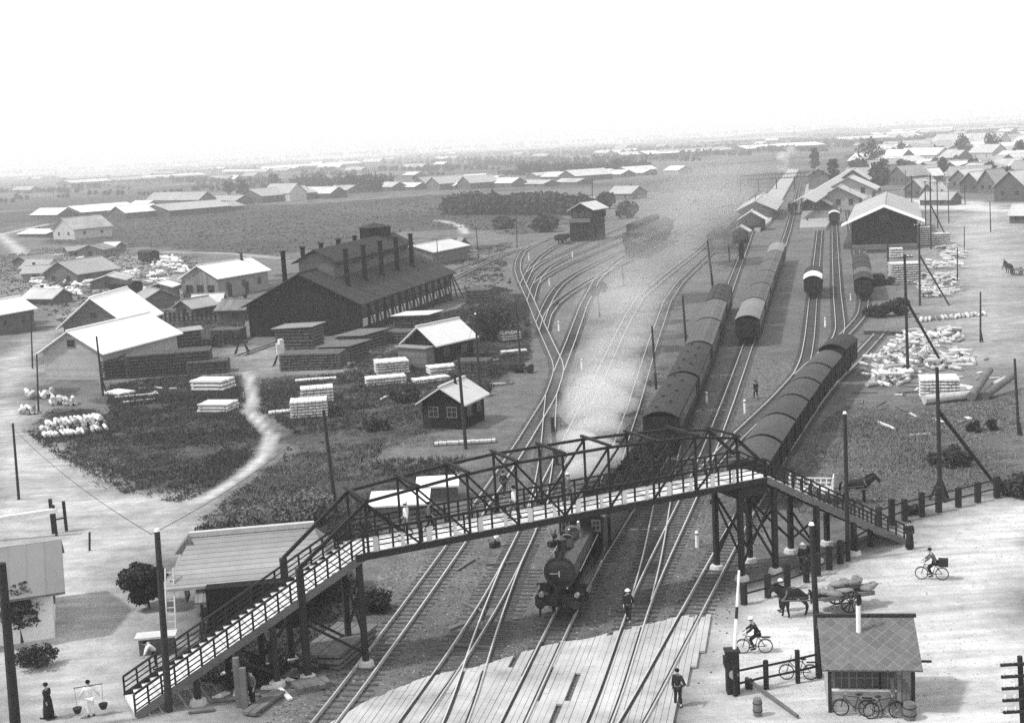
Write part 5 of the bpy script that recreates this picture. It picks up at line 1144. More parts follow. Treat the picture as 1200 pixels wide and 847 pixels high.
def sample(poly, n):
    W = wpoly(poly); lo, hi = W.min(0), W.max(0); out_ = np.zeros((0, 2))
    while len(out_) < n:
        q = lo+(hi-lo)*RNG.random((n*2, 2)); out_ = np.concatenate([out_, q[sdist(q, W) < 0]])
    return out_[:n]
PTH = wpoly(PATH)
def tufts(name, polys, m, label, hmin=.15, hmax=.45, blades=5, wd=.09, clump=True):
    P_ = np.concatenate([sample(p, n) for p, n in polys])
    keep = sdist(P_, PTH, False) > 1.0
    if clump: keep &= (wnoise(P_, 4.5, 21)+wnoise(P_, 1.8, 22)*.6 > RNG.uniform(-.55, .3, len(P_)))
    P_ = P_[keep]; n = len(P_)*blades; c = np.repeat(P_, blades, 0)+RNG.normal(size=(n, 2))*.16
    hh = (hmin+(hmax-hmin)*np.repeat(np.clip(wnoise(P_, 6, 23)+.5, 0, 1), blades))*RNG.uniform(.5, 1.3, n)
    a = RNG.uniform(0, 6.283, n); dx = np.stack([np.cos(a), np.sin(a)], 1)*wd*RNG.uniform(.6, 1.5, (n, 1)); ln = RNG.normal(size=(n, 2))*.18
    z0 = np.full((n, 1), -.05)
    V = np.stack([np.concatenate([c-dx, z0], 1), np.concatenate([c+dx, z0], 1), np.concatenate([c+ln+dx*.3, hh[:, None]], 1), np.concatenate([c+ln-dx*.3, hh[:, None]*.93], 1)], 1).reshape(-1, 3).astype(np.float32)
    me = bpy.data.meshes.new(name); me.vertices.add(4*n); me.vertices.foreach_set('co', V.ravel()); me.loops.add(4*n); me.loops.foreach_set('vertex_index', np.arange(4*n, dtype=np.int32))
    me.polygons.add(n); me.polygons.foreach_set('loop_start', np.arange(0, 4*n, 4, dtype=np.int32)); me.update(); me.validate(); me.materials.append(m)
    tag(put(name, me), label, 'grass', None, 'stuff')
GRASS = mat('rank_grass', .055, .4, .35, bump=0, spec=.1); WEED = mat('pale_weeds', .16, .35, .5, bump=0, spec=.1)
BANK = [(310, 560), (345, 530), (420, 520), (440, 545), (420, 585), (395, 640), (255, 640), (280, 600)]
tufts('grass', [(FIELD_A, 15000), (FIELD_B, 26000), (VERGE, 4500), (EDGE, 3500)], GRASS, 'dark rank grass and weeds in the fields left of the tracks', .06, .36, 5, .055)
tufts('grass', [(MEADOW, 9000)], GRASS, 'dark rough meadow stretching behind the engine shed', .1, .3, 4, .3)
tufts('weeds', [(BANK, 7000), ([(440, 470), (520, 455), (515, 520), (430, 530)], 1500), (GRASS_R, 8000), ([(60, 530), (130, 515), (160, 560), (120, 575)], 500)], WEED, 'paler tall weeds on the bank and the rough ground', .05, .3, 5, .035)
bush(176, 712, 640, 54, 'big dark shrub between the dirt road and the tiled house', .2, 3200)
bush(160, 690, 655, 30, 'smaller dark shrub at the road edge behind the big shrub', .2, 1200)
tree(26, 752, 688, 50, 'small bare-stemmed tree in front of the white house wall', .16, 1100, trunk=.55)
bush(46, 782, 756, 52, 'low weedy flower bed with pale edging below the small tree', .14, 900)
bush(1040, 371, 349, 50, 'dense dark bush at the end of the short siding', .28, 2200); bush(1032, 334, 320, 30, 'dark bush between the vans and the lattice stack', .28, 1400)
bush(1188, 582, 556, 40, 'dark bush swallowing the right end of the stout post fence', .2, 1500); bush(1068, 602, 590, 20, 'small weedy bush at the foot of the stout post fence', .16, 500)
bush(567, 464, 449, 18, 'round dark bush right of the signalman\'s hut', .16, 700); bush(612, 436, 424, 36, 'dark weeds around the pole at the ballast edge', .18, 900)
bush(475, 470, 452, 46, 'dark weedy mound behind the signalman\'s hut', .2, 1500); bush(440, 505, 490, 30, 'dark weeds left of the signalman\'s hut', .18, 900)
bush(575, 400, 352, 60, 'dark overgrown mound near the ladder tracks', .3, 1800); bush(285, 632, 590, 70, 'tall pale weeds on the bank above the tiled house', .2, 2200, WEED); bush(350, 615, 575, 80, 'pale weedy bank left of the truss end', .2, 2400, WEED); bush(255, 640, 610, 50, 'dark weeds behind the tiled house ridge', .2, 1500); bush(410, 640, 612, 50, 'dark weeds under the left truss panel', .2, 1300)
bush(300, 800, 775, 70, 'dark weeds in the shade under the left stairs', .18, 1300); bush(440, 715, 690, 46, 'scrubby weeds left of the leftmost track', .16, 1000)
bush(1110, 545, 525, 46, 'low scrub heap in the right-hand grass', .2, 900); bush(1150, 505, 492, 40, 'low scrub right of the lying trunks', .2, 800)
TG = 'trees among the far houses'
for px, py, yt, wp, con, lab in ((1021, 200, 163, 34, 0, 'big dark round tree behind the station among the town roofs'), (1056, 188, 163, 18, 1, 'pointed dark tree right of the big round town tree'), (1129, 186, 158, 20, 0, 'dark tree before the long far building on the rise'), (1162, 184, 156, 22, 0, 'dark tree right of the far building on the rise'), (976, 222, 185, 14, 0, 'bare thin tree left of the station roof'), (1008, 210, 186, 22, 0, 'dark tree at the rear of the station roof'), (1031, 224, 190, 26, 0, 'dark tree between the station and the goods shed'), (1060, 212, 188, 20, 0, 'dark tree behind the goods shed ridge'),
    (268, 229, 213, 16, 0, 'round dark tree at left of the far pair by the long grey roof'), (285, 230, 212, 18, 0, 'round dark tree at right of the far pair by the long grey roof'), (322, 222, 204, 18, 0, 'dark tree behind the two-storey house at the meadow edge'), (1140, 205, 186, 14, 0, 'small tree among the middle town roofs'), (955, 205, 172, 12, 0, 'faint tall tree left of the station at the smoky main line'), (1195, 190, 165, 16, 0, 'tree at the right edge of the town'), (590, 268, 256, 26, 0, 'dark thicket left of the coaling tower'), (640, 272, 254, 36, 0, 'dark thicket beside the tracks left of the coaling tower'), (735, 256, 238, 26, 0, 'dark hazy tree right of the coaling tower'), (710, 245, 228, 24, 0, 'dim tree behind the coaling tower roof')):
    tree(px, py, yt, wp, lab, 1.0, 420, bool(con), TG, trunk=.2)
def wood(segs, label, leaf=1.5, dens=1.0, name='wood'):
    C = []
    for x0, x1, yb, yt, rows in segs:
        for x in np.arange(x0, x1, 6):
            for r in range(rows):
                g = G(x+random.uniform(-3, 3), yb-r*random.uniform(.4, 2.2)); h = HT(x, yb, yt)*random.uniform(.55, 1.1); w_ = h*random.uniform(.5, .8)
                C.append(cloud([(g.x, g.y, h*.4, w_*.6, h/w_*.7), (g.x+w_*.3, g.y, h*.62, w_*.4, .9)], int(70*dens), .2))
    C = np.concatenate(C); C[:, 2] = np.maximum(C[:, 2], .3)
    tag(put(name, quads_mesh(name, C, leaf*RNG.uniform(.5, 1.1, len(C)), LEAF)), label, 'wood', None, 'stuff')
wood([(524, 690, 252, 226, 4), (540, 660, 246, 222, 3)], 'dark thicket behind the meadow left of the coaling tower', 1.1)
wood([(345, 456, 222, 202, 3), (402, 450, 226, 203, 2)], 'dark row of trees behind the long white-roofed sheds', 1.3)
wood([(612, 720, 206, 190, 3), (690, 760, 202, 186, 2)], 'dim dark wood behind the row of white roofs', 2.0)
segs = []
for i in range(90):
    px = random.uniform(0, 980); hy = 168+(600-px)*.055; dy = random.uniform(12, 38); segs.append((px, px+random.uniform(5, 30), hy+dy, hy+dy-dy*random.uniform(.13, .24), 1))
wood(segs, 'scattered dark thickets over the plain beyond the meadow', 1.6, .8, 'scattered_thickets')
segs = []
for i in range(170):
    px = random.uniform(-20, 1220); hy = 168+(600-px)*.055; dy = random.choice((2.5, 4, 6, 9, 13, 18, 24)); px2 = px+random.uniform(25, 130)
    segs.append((px, px2, hy+dy, hy+dy-max(2.6, dy*.26), 1))
wood(segs, 'hazy belts of trees across the far plain', 3.2, .7, 'far_woods')
segs = [(x, x+45, 168+(600-x)*.055+1.5, 168+(600-x)*.055-random.uniform(2.0, 5.5)-(5 if 990 < x < 1200 else 0), 2) for x in range(-20, 1220, 42) for _ in (0, 1)]
wood(segs, 'hazy tree line along the horizon', 7.0, 1.2, 'far_woods')

DP = [(0, 300), (60, 290), (215, 300), (290, 350), (280, 372), (60, 372), (0, 345)]
tufts('weeds', [(DP, 5000), ([(430, 300), (600, 285), (590, 330), (545, 350), (540, 312)], 2500)], GRASS, 'patchy dark weeds over the open rough ground', .08, .35, 5, .12)
# ================================================================ PEOPLE AND ANIMALS
def skin(name, pts, edges, rad, m, parent=None, root=0, sub=1):
    me = bpy.data.meshes.new(name); me.from_pydata([tuple(p) for p in pts], edges, []); me.materials.append(m)
    o = put(name, me, parent); md = o.modifiers.new('skin', 'SKIN'); md.use_smooth_shade = True
    for i, r in enumerate(rad):
        r = r if isinstance(r, tuple) else (r, r); me.skin_vertices[0].data[i].radius = r; me.skin_vertices[0].data[i].use_root = (i == root)
    if sub: s = o.modifiers.new('sub', 'SUBSURF'); s.levels = sub; s.render_levels = sub
    return o
STAND = dict(pel=(0, 0, .88), wai=(0, 0, 1.02), che=(0, .01, 1.24), nec=(0, .0, 1.4), hd0=(0, .02, 1.47), hd1=(0, .03, 1.57), hd2=(0, .02, 1.63),
             shL=(-.17, 0, 1.34), elL=(-.22, -.03, 1.09), wrL=(-.22, .07, .86), shR=(.17, 0, 1.34), elR=(.22, -.03, 1.09), wrR=(.22, .07, .86),
             hiL=(-.09, 0, .84), knL=(-.1, .03, .46), anL=(-.1, 0, .08), toL=(-.11, .15, .035), hiR=(.09, 0, .84), knR=(.1, .03, .46), anR=(.1, 0, .08), toR=(.11, .15, .035))
WALK = dict(STAND, knL=(-.09, .2, .5), anL=(-.09, .24, .09), toL=(-.09, .39, .05), knR=(.09, -.02, .46), anR=(.09, -.27, .13), toR=(.09, -.14, .04), elL=(-.23, -.12, 1.1), wrL=(-.22, -.12, .87), elR=(.23, .04, 1.1), wrR=(.2, .22, .92))
RIDE = dict(STAND, pel=(0, -.2, .98), wai=(0, -.15, 1.12), che=(0, .0, 1.32), nec=(0, .06, 1.47), hd0=(0, .1, 1.53), hd1=(0, .12, 1.63), hd2=(0, .11, 1.69), shL=(-.17, .02, 1.41), shR=(.17, .02, 1.41), elL=(-.25, .18, 1.2), elR=(.25, .18, 1.2), wrL=(-.24, .4, 1.06), wrR=(.24, .4, 1.06),
            hiL=(-.09, -.18, .94), hiR=(.09, -.18, .94), knL=(-.12, .18, .76), anL=(-.12, .1, .4), toL=(-.12, .24, .34), knR=(.12, .16, .6), anR=(.12, .0, .2), toR=(.12, .14, .14))
BEND = dict(STAND, wai=(0, .08, 1.0), che=(0, .24, 1.16), nec=(0, .36, 1.26), hd0=(0, .42, 1.3), hd1=(0, .5, 1.36), hd2=(0, .52, 1.41), shL=(-.17, .3, 1.23), shR=(.17, .3, 1.23), elL=(-.2, .42, 1.0), wrL=(-.18, .52, .8), elR=(.2, .42, 1.0), wrR=(.18, .52, .8))
POINT = dict(STAND, elL=(-.32, .08, 1.14), wrL=(-.44, .16, 1.0), anL=(-.14, 0, .08), anR=(.14, 0, .08), toL=(-.17, .14, .035), toR=(.17, .14, .035))
CARRY = dict(STAND, elL=(-.3, .02, 1.15), wrL=(-.38, .06, .98), elR=(.3, .02, 1.15), wrR=(.38, .06, .98))
def person(loc, rz, label, pose=STAND, top=CL_D, legs=CL_D, hat=None, skirt=None, grp=None, sc=1.0, hands=True):
    P_ = {k: Vector(v) for k, v in pose.items()}
    names = list(P_); pts = [P_[n] for n in names]; ix = {n: i for i, n in enumerate(names)}
    RD = dict(pel=(.15, .11), wai=(.13, .095), che=(.16, .11), nec=.055, hd0=.07, hd1=.095, hd2=.07, shL=.065, shR=.065, elL=.045, elR=.045, wrL=.03, wrR=.03, hiL=.085, hiR=.085, knL=.06, knR=.06, anL=.042, anR=.042, toL=.035, toR=.035)
    E = [('pel', 'wai'), ('wai', 'che'), ('che', 'nec'), ('nec', 'hd0'), ('hd0', 'hd1'), ('hd1', 'hd2')]
    for s in 'LR': E += [('che', 'sh'+s), ('sh'+s, 'el'+s), ('el'+s, 'wr'+s), ('pel', 'hi'+s), ('hi'+s, 'kn'+s), ('kn'+s, 'an'+s), ('an'+s, 'to'+s)]
    edges = [(ix[a], ix[b]) for a, b in E]; rad = [RD[n] for n in names]
    f = (P_['hd1']-P_['nec']); pts.append(P_['hd1']+Vector((0, .105, -.02))); rad.append(.018); edges.append((ix['hd1'], len(pts)-1))
    for s in 'LR':
        d = (P_['wr'+s]-P_['el'+s]).normalized(); sx = -1 if s == 'L' else 1; pm = P_['wr'+s]+d*.07; pts.append(pm); rad.append((.036, .02)); k = len(pts)-1; edges.append((ix['wr'+s], k))
        q = d.cross(Vector((1, 0, 0)) if abs(d.x) < .8 else Vector((0, 1, 0))).normalized()
        for j, (o_, l_) in enumerate(((-.03, .055), (-.01, .075), (.01, .07), (.03, .055))):
            a = pm+q*o_*.9+d*.035; b = pm+q*o_+d*(.035+l_*.55)+Vector((-sx*.006, 0, 0)); c = pm+q*o_+d*(.03+l_)+Vector((-sx*.022, 0, 0))
            pts += [a, b, c]; rad += [.010, .009, .008]; n_ = len(pts); edges += [(k, n_-3), (n_-3, n_-2), (n_-2, n_-1)]
        a = pm+q*.045-d*.01; b = pm+q*.06+d*.03; pts += [a, b]; rad += [.011, .009]; n_ = len(pts); edges += [(k, n_-2), (n_-2, n_-1)]
    t = thing('person', label, 'person', loc, rz, grp); t.scale = (sc,)*3
    skin('body', pts, edges, rad, SKIN, t, ix['pel'])
    def garment(nm, ks, es, grow, m):
        p = [P_[k] for k in ks]; jx = {k: i for i, k in enumerate(ks)}; r = [tuple(q*1.0+grow for q in (RD[k] if isinstance(RD[k], tuple) else (RD[k],)*2)) for k in ks]
        skin(nm, p, [(jx[a], jx[b]) for a, b in es], r, m, t, 0)
    L_ = lambda a, b, f_: a+(b-a)*f_
    for s in 'LR': P_['cu'+s] = L_(P_['el'+s], P_['wr'+s], .85); RD['cu'+s] = .036; P_['tr'+s] = L_(P_['kn'+s], P_['an'+s], .9); RD['tr'+s] = .055
    P_['clr'] = L_(P_['che'], P_['nec'], .75); RD['clr'] = .07
    garment('jacket', ['pel', 'wai', 'che', 'clr', 'shL', 'elL', 'cuL', 'shR', 'elR', 'cuR'], [('pel', 'wai'), ('wai', 'che'), ('che', 'clr'), ('che', 'shL'), ('shL', 'elL'), ('elL', 'cuL'), ('che', 'shR'), ('shR', 'elR'), ('elR', 'cuR')], .02, top)
    if skirt: MB().lathe([(.15, 1.05), (.19, .85), (.22, .45), (.25, .1)], n=16).build('long_robe', skirt, t, True)
    else: garment('trousers', ['pel', 'hiL', 'knL', 'trL', 'hiR', 'knR', 'trR'], [('pel', 'hiL'), ('hiL', 'knL'), ('knL', 'trL'), ('pel', 'hiR'), ('hiR', 'knR'), ('knR', 'trR')], .018, legs)
    h = P_['hd1']
    MB().blob(h+Vector((0, -.02, .045)), .108, (1, 1.08, .85), 10, .02).build('hair', HAIR, t, True)
    if hat: MB().lathe([(.15, .06), (.15, .075), (.115, .085), (.11, .13), (.06, .16)], h+Vector((0, 0, 0)), 14).build('hat', hat, t)
    for s in (-1, 1): MB().blob(h+Vector((s*.036, .088, .01)), .013, n=6, j=0).build('eye', HAIR, t)
    for s in 'LR': MB().bar(P_['an'+s]+Vector((0, -.05, -.03)), P_['to'+s]+Vector((0, .03, -.01)), .085, .07).build('shoe', TIMBER_D, t)
    return t
def gz(px, py, z=0): return G(px, py, z)
person(gz(795, 827), 2.6, 'man in a dark suit standing on the planked crossing at the bottom', POINT, CL_D, CL_D)
person(gz(737, 728), 2.9, 'man in dark clothes and white cap walking by the locomotive', WALK, CL_D, CL_D, CL_W)
person(gz(886, 467), .2, 'lone man in dark clothes between the stock track and the covered wagons', WALK, CL_D, CL_D)
person(gz(591, 579), -.5, 'man in dark clothes walking along the leftmost track behind the truss', WALK, CL_D, CL_D)
zd = ZD
def onbridge(f, off, rz, label, **k): p = A_+BU*(BL*f)+BN*off; return person(Vector((p.x, p.y, zd)), rz, label, **k)
onbridge(.13, 1.5, 1.3, 'person in white clothes and hat crossing the footbridge, leftmost of four', pose=WALK, top=CL_W, legs=CL_M, hat=CL_W)
onbridge(.19, 1.7, -1.6, 'small person in grey on the footbridge, second from the left', pose=WALK, top=CL_M, legs=CL_D, sc=.85)
onbridge(.395, 1.0, 1.2, 'person in a white top and dark hair on the middle of the footbridge', pose=WALK, top=CL_W, legs=CL_M)
onbridge(.555, 1.6, -1.7, 'person with a white hat and grey clothes on the footbridge above the locomotive', pose=WALK, top=CL_M, legs=CL_M, hat=CL_W)
person(gz(1066, 643), 3.0, 'person in a long dark robe at the foot of the right stairs', STAND, CL_D, CL_D, None, CL_D)
person(gz(941, 671), 2.6, 'person in dark clothes and white cap below the right stairs, left of two', STAND, CL_D, CL_D, CL_W); person(gz(950, 668), 2.2, 'person in dark clothes below the right stairs, right of two', STAND, CL_D, CL_M)
person(gz(58, 842), 1.2, 'woman in a dark kimono walking at the lower left', WALK, CL_D, CL_D, None, CL_D)
q = person(gz(107, 839), .3, 'person in white carrying two baskets at the lower left', CARRY, CL_W, CL_W)
t = thing('carrying_pole', 'shoulder pole with two dark baskets carried by the person in white', 'carrying pole', gz(107, 839), .3)
MB().bar((-.62, .02, 1.42), (.62, .02, 1.42), .04, .04).build('pole', TIMBER_M, t)
for s in (-1, 1):
    o = MB().lathe([(.12, .25), (.2, .45), (.2, .5)], (s*.55, .02, 0), 12).build('basket', TIMBER_D, t); MB().bar((s*.55, .02, .5), (s*.58, .02, 1.42), .015, .015).build('cord', TIMBER_D, o)
person(gz(184, 783), 1.8, 'person in a white shirt bending down behind the left stairs', BEND, CL_W, CL_D)
person(gz(297, 826), 2.4, 'person in a dark coat standing by the stub posts under the left stairs', STAND, CL_M, CL_D)
person(gz(1177, 316), .5, 'far figure in dark clothes on the open ground at right', WALK, CL_D, CL_D); person(gz(946, 262), 0, 'far figure in dark clothes on the station platform', STAND, CL_D, CL_D)
# pale covered trestle by the engine shed path
t = thing('trestle', 'trestle with a pale cover standing at the engine shed front', 'trestle', G(330, 428))
for s in (-1, 1):
    for e in (-1, 1): MB().bar((s*.9, e*.6, 0), (s*.3, 0, 1.4), .12, .12).build('leg', TIMBER_D, t)
MB().box((0, 0, 1.9), (.9, .7, 1.3), .3).box((.1, 0, 2.7), (.55, .5, .7), .7, .12).build('cover', BST, t)
t = thing('trestle', 'dark trestle at the left corner of the engine shed', 'trestle', G(284, 415))
for s in (-1, 1):
    for e in (-1, 1): MB().bar((s*.9, e*.6, 0), (s*.3, 0, 1.5), .12, .12).build('leg', TIMBER_D, t)
MB().bar((-.8, 0, 1.5), (.8, 0, 1.5), .2, .2).build('beam', TIMBER_D, t)
def bicycle(loc, rz, label, lean=0., load=False, grp='bicycles'):
    t = thing('bicycle', label, 'bicycle', loc, rz, grp); t.rotation_euler = (0, lean, rz)
    for y in (-.52, .52):
        o = MB().ring((0, y, .34), (1, 0, 0), .32, .025, 24, 6).build('wheel', TYRE, t); b = MB().cyl((-.04, y, .34), (.04, y, .34), .03, n=8)
        for k in range(12): a = k*math.pi/6; b.bar((0, y, .34), (0, y+.31*math.cos(a), .34+.31*math.sin(a)), .01, .01)
        b.build('spokes', CHROME, o)
    b = MB(); h = .02
    for a, c in (((0, -.52, .34), (0, -.05, .32)), ((0, -.05, .32), (0, -.2, .86)), ((0, -.52, .34), (0, -.18, .8)), ((0, -.05, .32), (0, .36, .78)), ((0, -.18, .8), (0, .36, .84)), ((0, .36, .9), (0, .52, .34))): b.cyl(a, c, h, n=6)
    b.build('frame', STEEL_D, t); MB().bar((-.26, .3, 1.02), (.26, .3, 1.02), .03, .03).bar((0, .3, 1.02), (0, .36, .86), .03, .03).build('handlebar', CHROME, t); MB().blob((0, -.22, .92), .12, (.8, 1.2, .4), 8, 0).build('saddle', TIMBER_D, t)
    MB().ring((0, -.05, .32), (1, 0, 0), .09, .012, 14, 5).bar((-.12, -.05, .22), (.12, -.05, .42), .03, .03).build('crank', STEEL_D, t)
    for y, a0 in ((-.52, .3), (.52, .5)):
        b = MB()
        for k in range(7): a = a0+k*.3; b.bar((0, y+.37*math.cos(a), .34+.37*math.sin(a)), (0, y+.37*math.cos(a+.3), .34+.37*math.sin(a+.3)), .06, .01)
        b.build('mudguard', STEEL_D, t)
    MB().box((0, -.55, .78), (.16, .4, .03)).build('carrier', STEEL_D, t)
    if load: MB().box((0, -.58, .98), (.42, .5, .38)).build('bundle', TIMBER_D, t)
    return t
g = gz(884, 765); bicycle(g, 1.45, 'bicycle ridden by the man in a white cap near the crossing gate'); person(g, 1.45, 'man in dark clothes and white cap riding a bicycle near the crossing gate', RIDE, CL_D, CL_D, CL_W)
g = gz(1092, 679); bicycle(g, 1.25, 'bicycle with a dark bundle ridden up the bright road at right', 0, True); person(g, 1.25, 'man with dark clothes riding a loaded bicycle on the bright road at right', RIDE, CL_M, CL_D)
bicycle(gz(936, 796), 1.4, 'bicycle leaning on the rail fence beside the tall pole', .12)
p = Vector((math.cos(crz), math.sin(crz), 0)); n_ = Vector((p.y, -p.x, 0)); c0 = ck+Vector((0, 1.3, 0))
bicycle(c0+p*-.75+n_*1.75, crz+1.5, 'bicycle parked at the left of the crossing hut front', .1); bicycle(c0+p*.45+n_*1.95, crz-1.45, 'bicycle parked at the middle of the crossing hut front', -.1)
def horse(loc, rz, label, sc=1.0, walk=.0):
    n = dict(rump=(0, -.6, 1.26), loin=(0, -.25, 1.25), mid=(0, .1, 1.2), chest=(0, .48, 1.2), nk0=(0, .7, 1.38), nk1=(0, .93, 1.55), poll=(0, 1.1, 1.68), face=(0, 1.3, 1.5), muz=(0, 1.42, 1.3))
    r = dict(rump=(.26, .27), loin=(.25, .26), mid=(.28, .29), chest=(.24, .29), nk0=(.15, .2), nk1=(.1, .15), poll=(.09, .11), face=(.075, .09), muz=(.06, .065)); E = [('rump', 'loin'), ('loin', 'mid'), ('mid', 'chest'), ('chest', 'nk0'), ('nk0', 'nk1'), ('nk1', 'poll'), ('poll', 'face'), ('face', 'muz')]
    for s, x in (('L', -1), ('R', 1)):
        w_ = walk*x
        n.update({'sh'+s: (x*.15, .46, .95), 'fe'+s: (x*.16, .44, .76), 'fk'+s: (x*.16, .47+w_*.5, .45), 'ff'+s: (x*.16, .45+w_, .14), 'fh'+s: (x*.16, .5+w_, .04), 'hp'+s: (x*.16, -.58, 1.0), 'st'+s: (x*.17, -.46, .82), 'hk'+s: (x*.16, -.74-w_*.5, .5), 'hf'+s: (x*.16, -.68-w_, .15), 'hh'+s: (x*.16, -.62-w_, .04), 'er'+s: (x*.06, 1.08, 1.84)})
        r.update({'sh'+s: .13, 'fe'+s: .09, 'fk'+s: .055, 'ff'+s: .042, 'fh'+s: .055, 'hp'+s: .17, 'st'+s: .12, 'hk'+s: .06, 'hf'+s: .045, 'hh'+s: .055, 'er'+s: .025})
        E += [('chest', 'sh'+s), ('sh'+s, 'fe'+s), ('fe'+s, 'fk'+s), ('fk'+s, 'ff'+s), ('ff'+s, 'fh'+s), ('rump', 'hp'+s), ('hp'+s, 'st'+s), ('st'+s, 'hk'+s), ('hk'+s, 'hf'+s), ('hf'+s, 'hh'+s), ('poll', 'er'+s)]
    ks = list(n); ix = {k: i for i, k in enumerate(ks)}
    t = thing('horse', label, 'horse', loc, rz); t.scale = (sc,)*3
    skin('body', [n[k] for k in ks], [(ix[a], ix[b]) for a, b in E], [tuple(q*1.3 for q in r[k]) if isinstance(r[k], tuple) else (r[k]*1.25,)*2 for k in ks], HORSE, t, 0, 2)
    skin('tail', [(0, -.82, 1.32), (0, -.95, 1.15), (0, -.98, .8), (0, -.95, .5)], [(0, 1), (1, 2), (2, 3)], [.05, .07, .08, .03], HAIR, t)
    b = MB()
    for k in range(9): f = k/8; b.box((0, .62+.48*f-.09, 1.56+.26*f), (.05, .14, .16), 0, .6)
    b.build('mane', HAIR, t)
    b = MB().ring((0, .58, 1.25), (0, 1, .5), .3, .05, 18, 6); b.bar((-.3, .5, 1.15), (-.32, -.7, 1.0), .03, .05).bar((.3, .5, 1.15), (.32, -.7, 1.0), .03, .05); b.box((0, .05, 1.5), (.3, .3, .08)); b.build('harness', TIMBER_M, t)
    return t
def cart(loc, rz, label, white=False):
    t = thing('cart', label, 'cart', loc, rz)
    MB().box((0, -.3, .78), (1.2, 2.8, .1)).box((.55, -.3, .88), (.08, 2.8, .12)).box((-.55, -.3, .88), (.08, 2.8, .12)).build('bed', BST if white else TIMBER_M, t)
    for s in (-1, 1):
        o = MB().ring((s*.72, -.3, .58), (1, 0, 0), .54, .05, 24, 6).build('wheel', TIMBER_D, t); b = MB().cyl((s*.62, -.3, .58), (s*.82, -.3, .58), .1, n=10)
        for k in range(10): a = k*math.pi/5; b.bar((s*.72, -.3, .58), (s*.72, -.3+.52*math.cos(a), .58+.52*math.sin(a)), .05, .05)
        b.build('spokes', TIMBER_D, o); MB().bar((s*.48, 1.0, .8), (s*.42, 3.3, 1.05), .07, .07).build('shaft', TIMBER_M, t)
    if white:
        for s in (-1, 1):
            MB().box((s*.58, -.3, 1.45), (.06, 2.8, .08)).build('side_rail', BST, t); b = MB()
            for k in range(8): b.box((s*.58, -1.6+k*.37, 1.15), (.05, .07, .6))
            b.build('side_slats', BST, t)
        for e in (-1.68, 1.08): MB().box((0, e, 1.3), (1.2, .06, .9)).build('end_board', BST, t)
    return t
def facing(a, b_): d = G(*b_)-G(*a); return math.atan2(d.y, d.x)-math.pi/2
rz = facing((978, 716), (905, 727)); cb_ = G(983, 714); cart(cb_, rz, 'two-wheeled cart heaped with sacks, drawn by the dark horse near the gate')
fw = Vector((-math.sin(rz), math.cos(rz), 0)); horse(cb_+fw*2.45, rz, 'dark horse harnessed to the sack cart by the sagging fence', .98, .1)
rx_ = Vector((math.cos(rz), math.sin(rz), 0))
for i in range(13):
    k = i//9; o = tag(MB().blob((0, 0, 0), .3, (1.75, 1.0, .55), 8, .2).build('sack', SACK, None, True), 'bulging straw sack heaped on the two-wheeled cart', 'sack', 'sacks on the horse cart')
    o.location = cb_+fw*(-1.75+.36*(i % 9)+.5*k)+rx_*random.uniform(-.4, .4)+Vector((0, 0, 1.0+.28*k)); o.rotation_euler = (0, random.uniform(-.2, .2), rz+random.uniform(-.5, .5)+(0 if i % 2 else 1.5))
person(cb_+fw*2.7+rx_*.9, rz, 'carter with a white hat standing at the far side of the harnessed dark horse', STAND, CL_M, CL_D, CL_W)
rz = facing((960, 582), (1020, 583)); cb_ = G(957, 588); cart(cb_, rz, 'white slatted cart behind the horse beside the right stairs', True); fw = Vector((-math.sin(rz), math.cos(rz), 0)); horse(cb_+fw*2.5, rz, 'dark horse with the white slatted cart beyond the right stairs', 1.05, .06)
rz = facing((1190, 322), (1176, 320)); cart(G(1190, 322), rz, 'far dark cart on the open ground at the right edge')
horse(G(1187, 321)+Vector((-math.sin(rz), math.cos(rz), 0))*1.0, rz, 'far dark horse on the open ground at the right edge')
# bake the grown skins into plain meshes
dg = bpy.context.evaluated_depsgraph_get()
for o in [o for o in COL.objects if o.type == 'MESH' and len(o.modifiers)]:
    me = bpy.data.meshes.new_from_object(o.evaluated_get(dg)); mm = o.data.materials[0]; o.modifiers.clear(); me.name = o.name; o.data = me
    if not me.materials: me.materials.append(mm)
    me.polygons.foreach_set('use_smooth', [True]*len(me.polygons))
# ================================================================ FAR HOUSES
HW = mat('far_white_roof', .5, .25, .3, .7, rnd=.38); HG = mat('far_grey_roof', .3, .2, .3, .7, rnd=.15); HD = mat('far_dark_wall', .1, .3, .5, rnd=.3); HL = mat('far_pale_wall', .38, .2, .5, rnd=.2)
SHK = [(30, 330), (70, 300), (96, 302), (112, 338), (150, 362), (205, 372), (230, 366), (16, 316), (120, 296), (196, 340), (258, 376)]
def far(x0, x1, yt, yb, label, side=True, roof=HW, wall=HD, yaw=0., grp='houses of the town', win=2, he=.5):
    a, c = G(x0, yb), G(x1, yb); w_ = (c-a).length; H = max(HT((x0+x1)/2, yb, yt), 2.5); m = (a+c)/2; rz = math.atan2((c-a).y, (c-a).x)+yaw; f = Vector((-math.sin(rz), math.cos(rz), 0))
    if side: dp = max(5, min(w_*.6, 10)); building('house', label, 'house', m+f*dp/2, rz+math.pi/2, dp, w_, H*he, H, roof, wall, .5, grp, win=(('l', win, H*he*.5, 1, 1, 0),), chim=(((.6, random.uniform(-.3, .3)*w_, .3, .9),) if win and random.random() < .6 else ()))
    else: dp = w_*1.2; building('house', label, 'house', m+f*dp/2, rz, w_, dp, H*he, H, roof, wall, .6, grp, win=(('f', win, H*he*.55, 1, 1.1, 0), ('r', 2, H*he*.55, 1, 1, 0)))
ML = 'houses beyond the meadow'
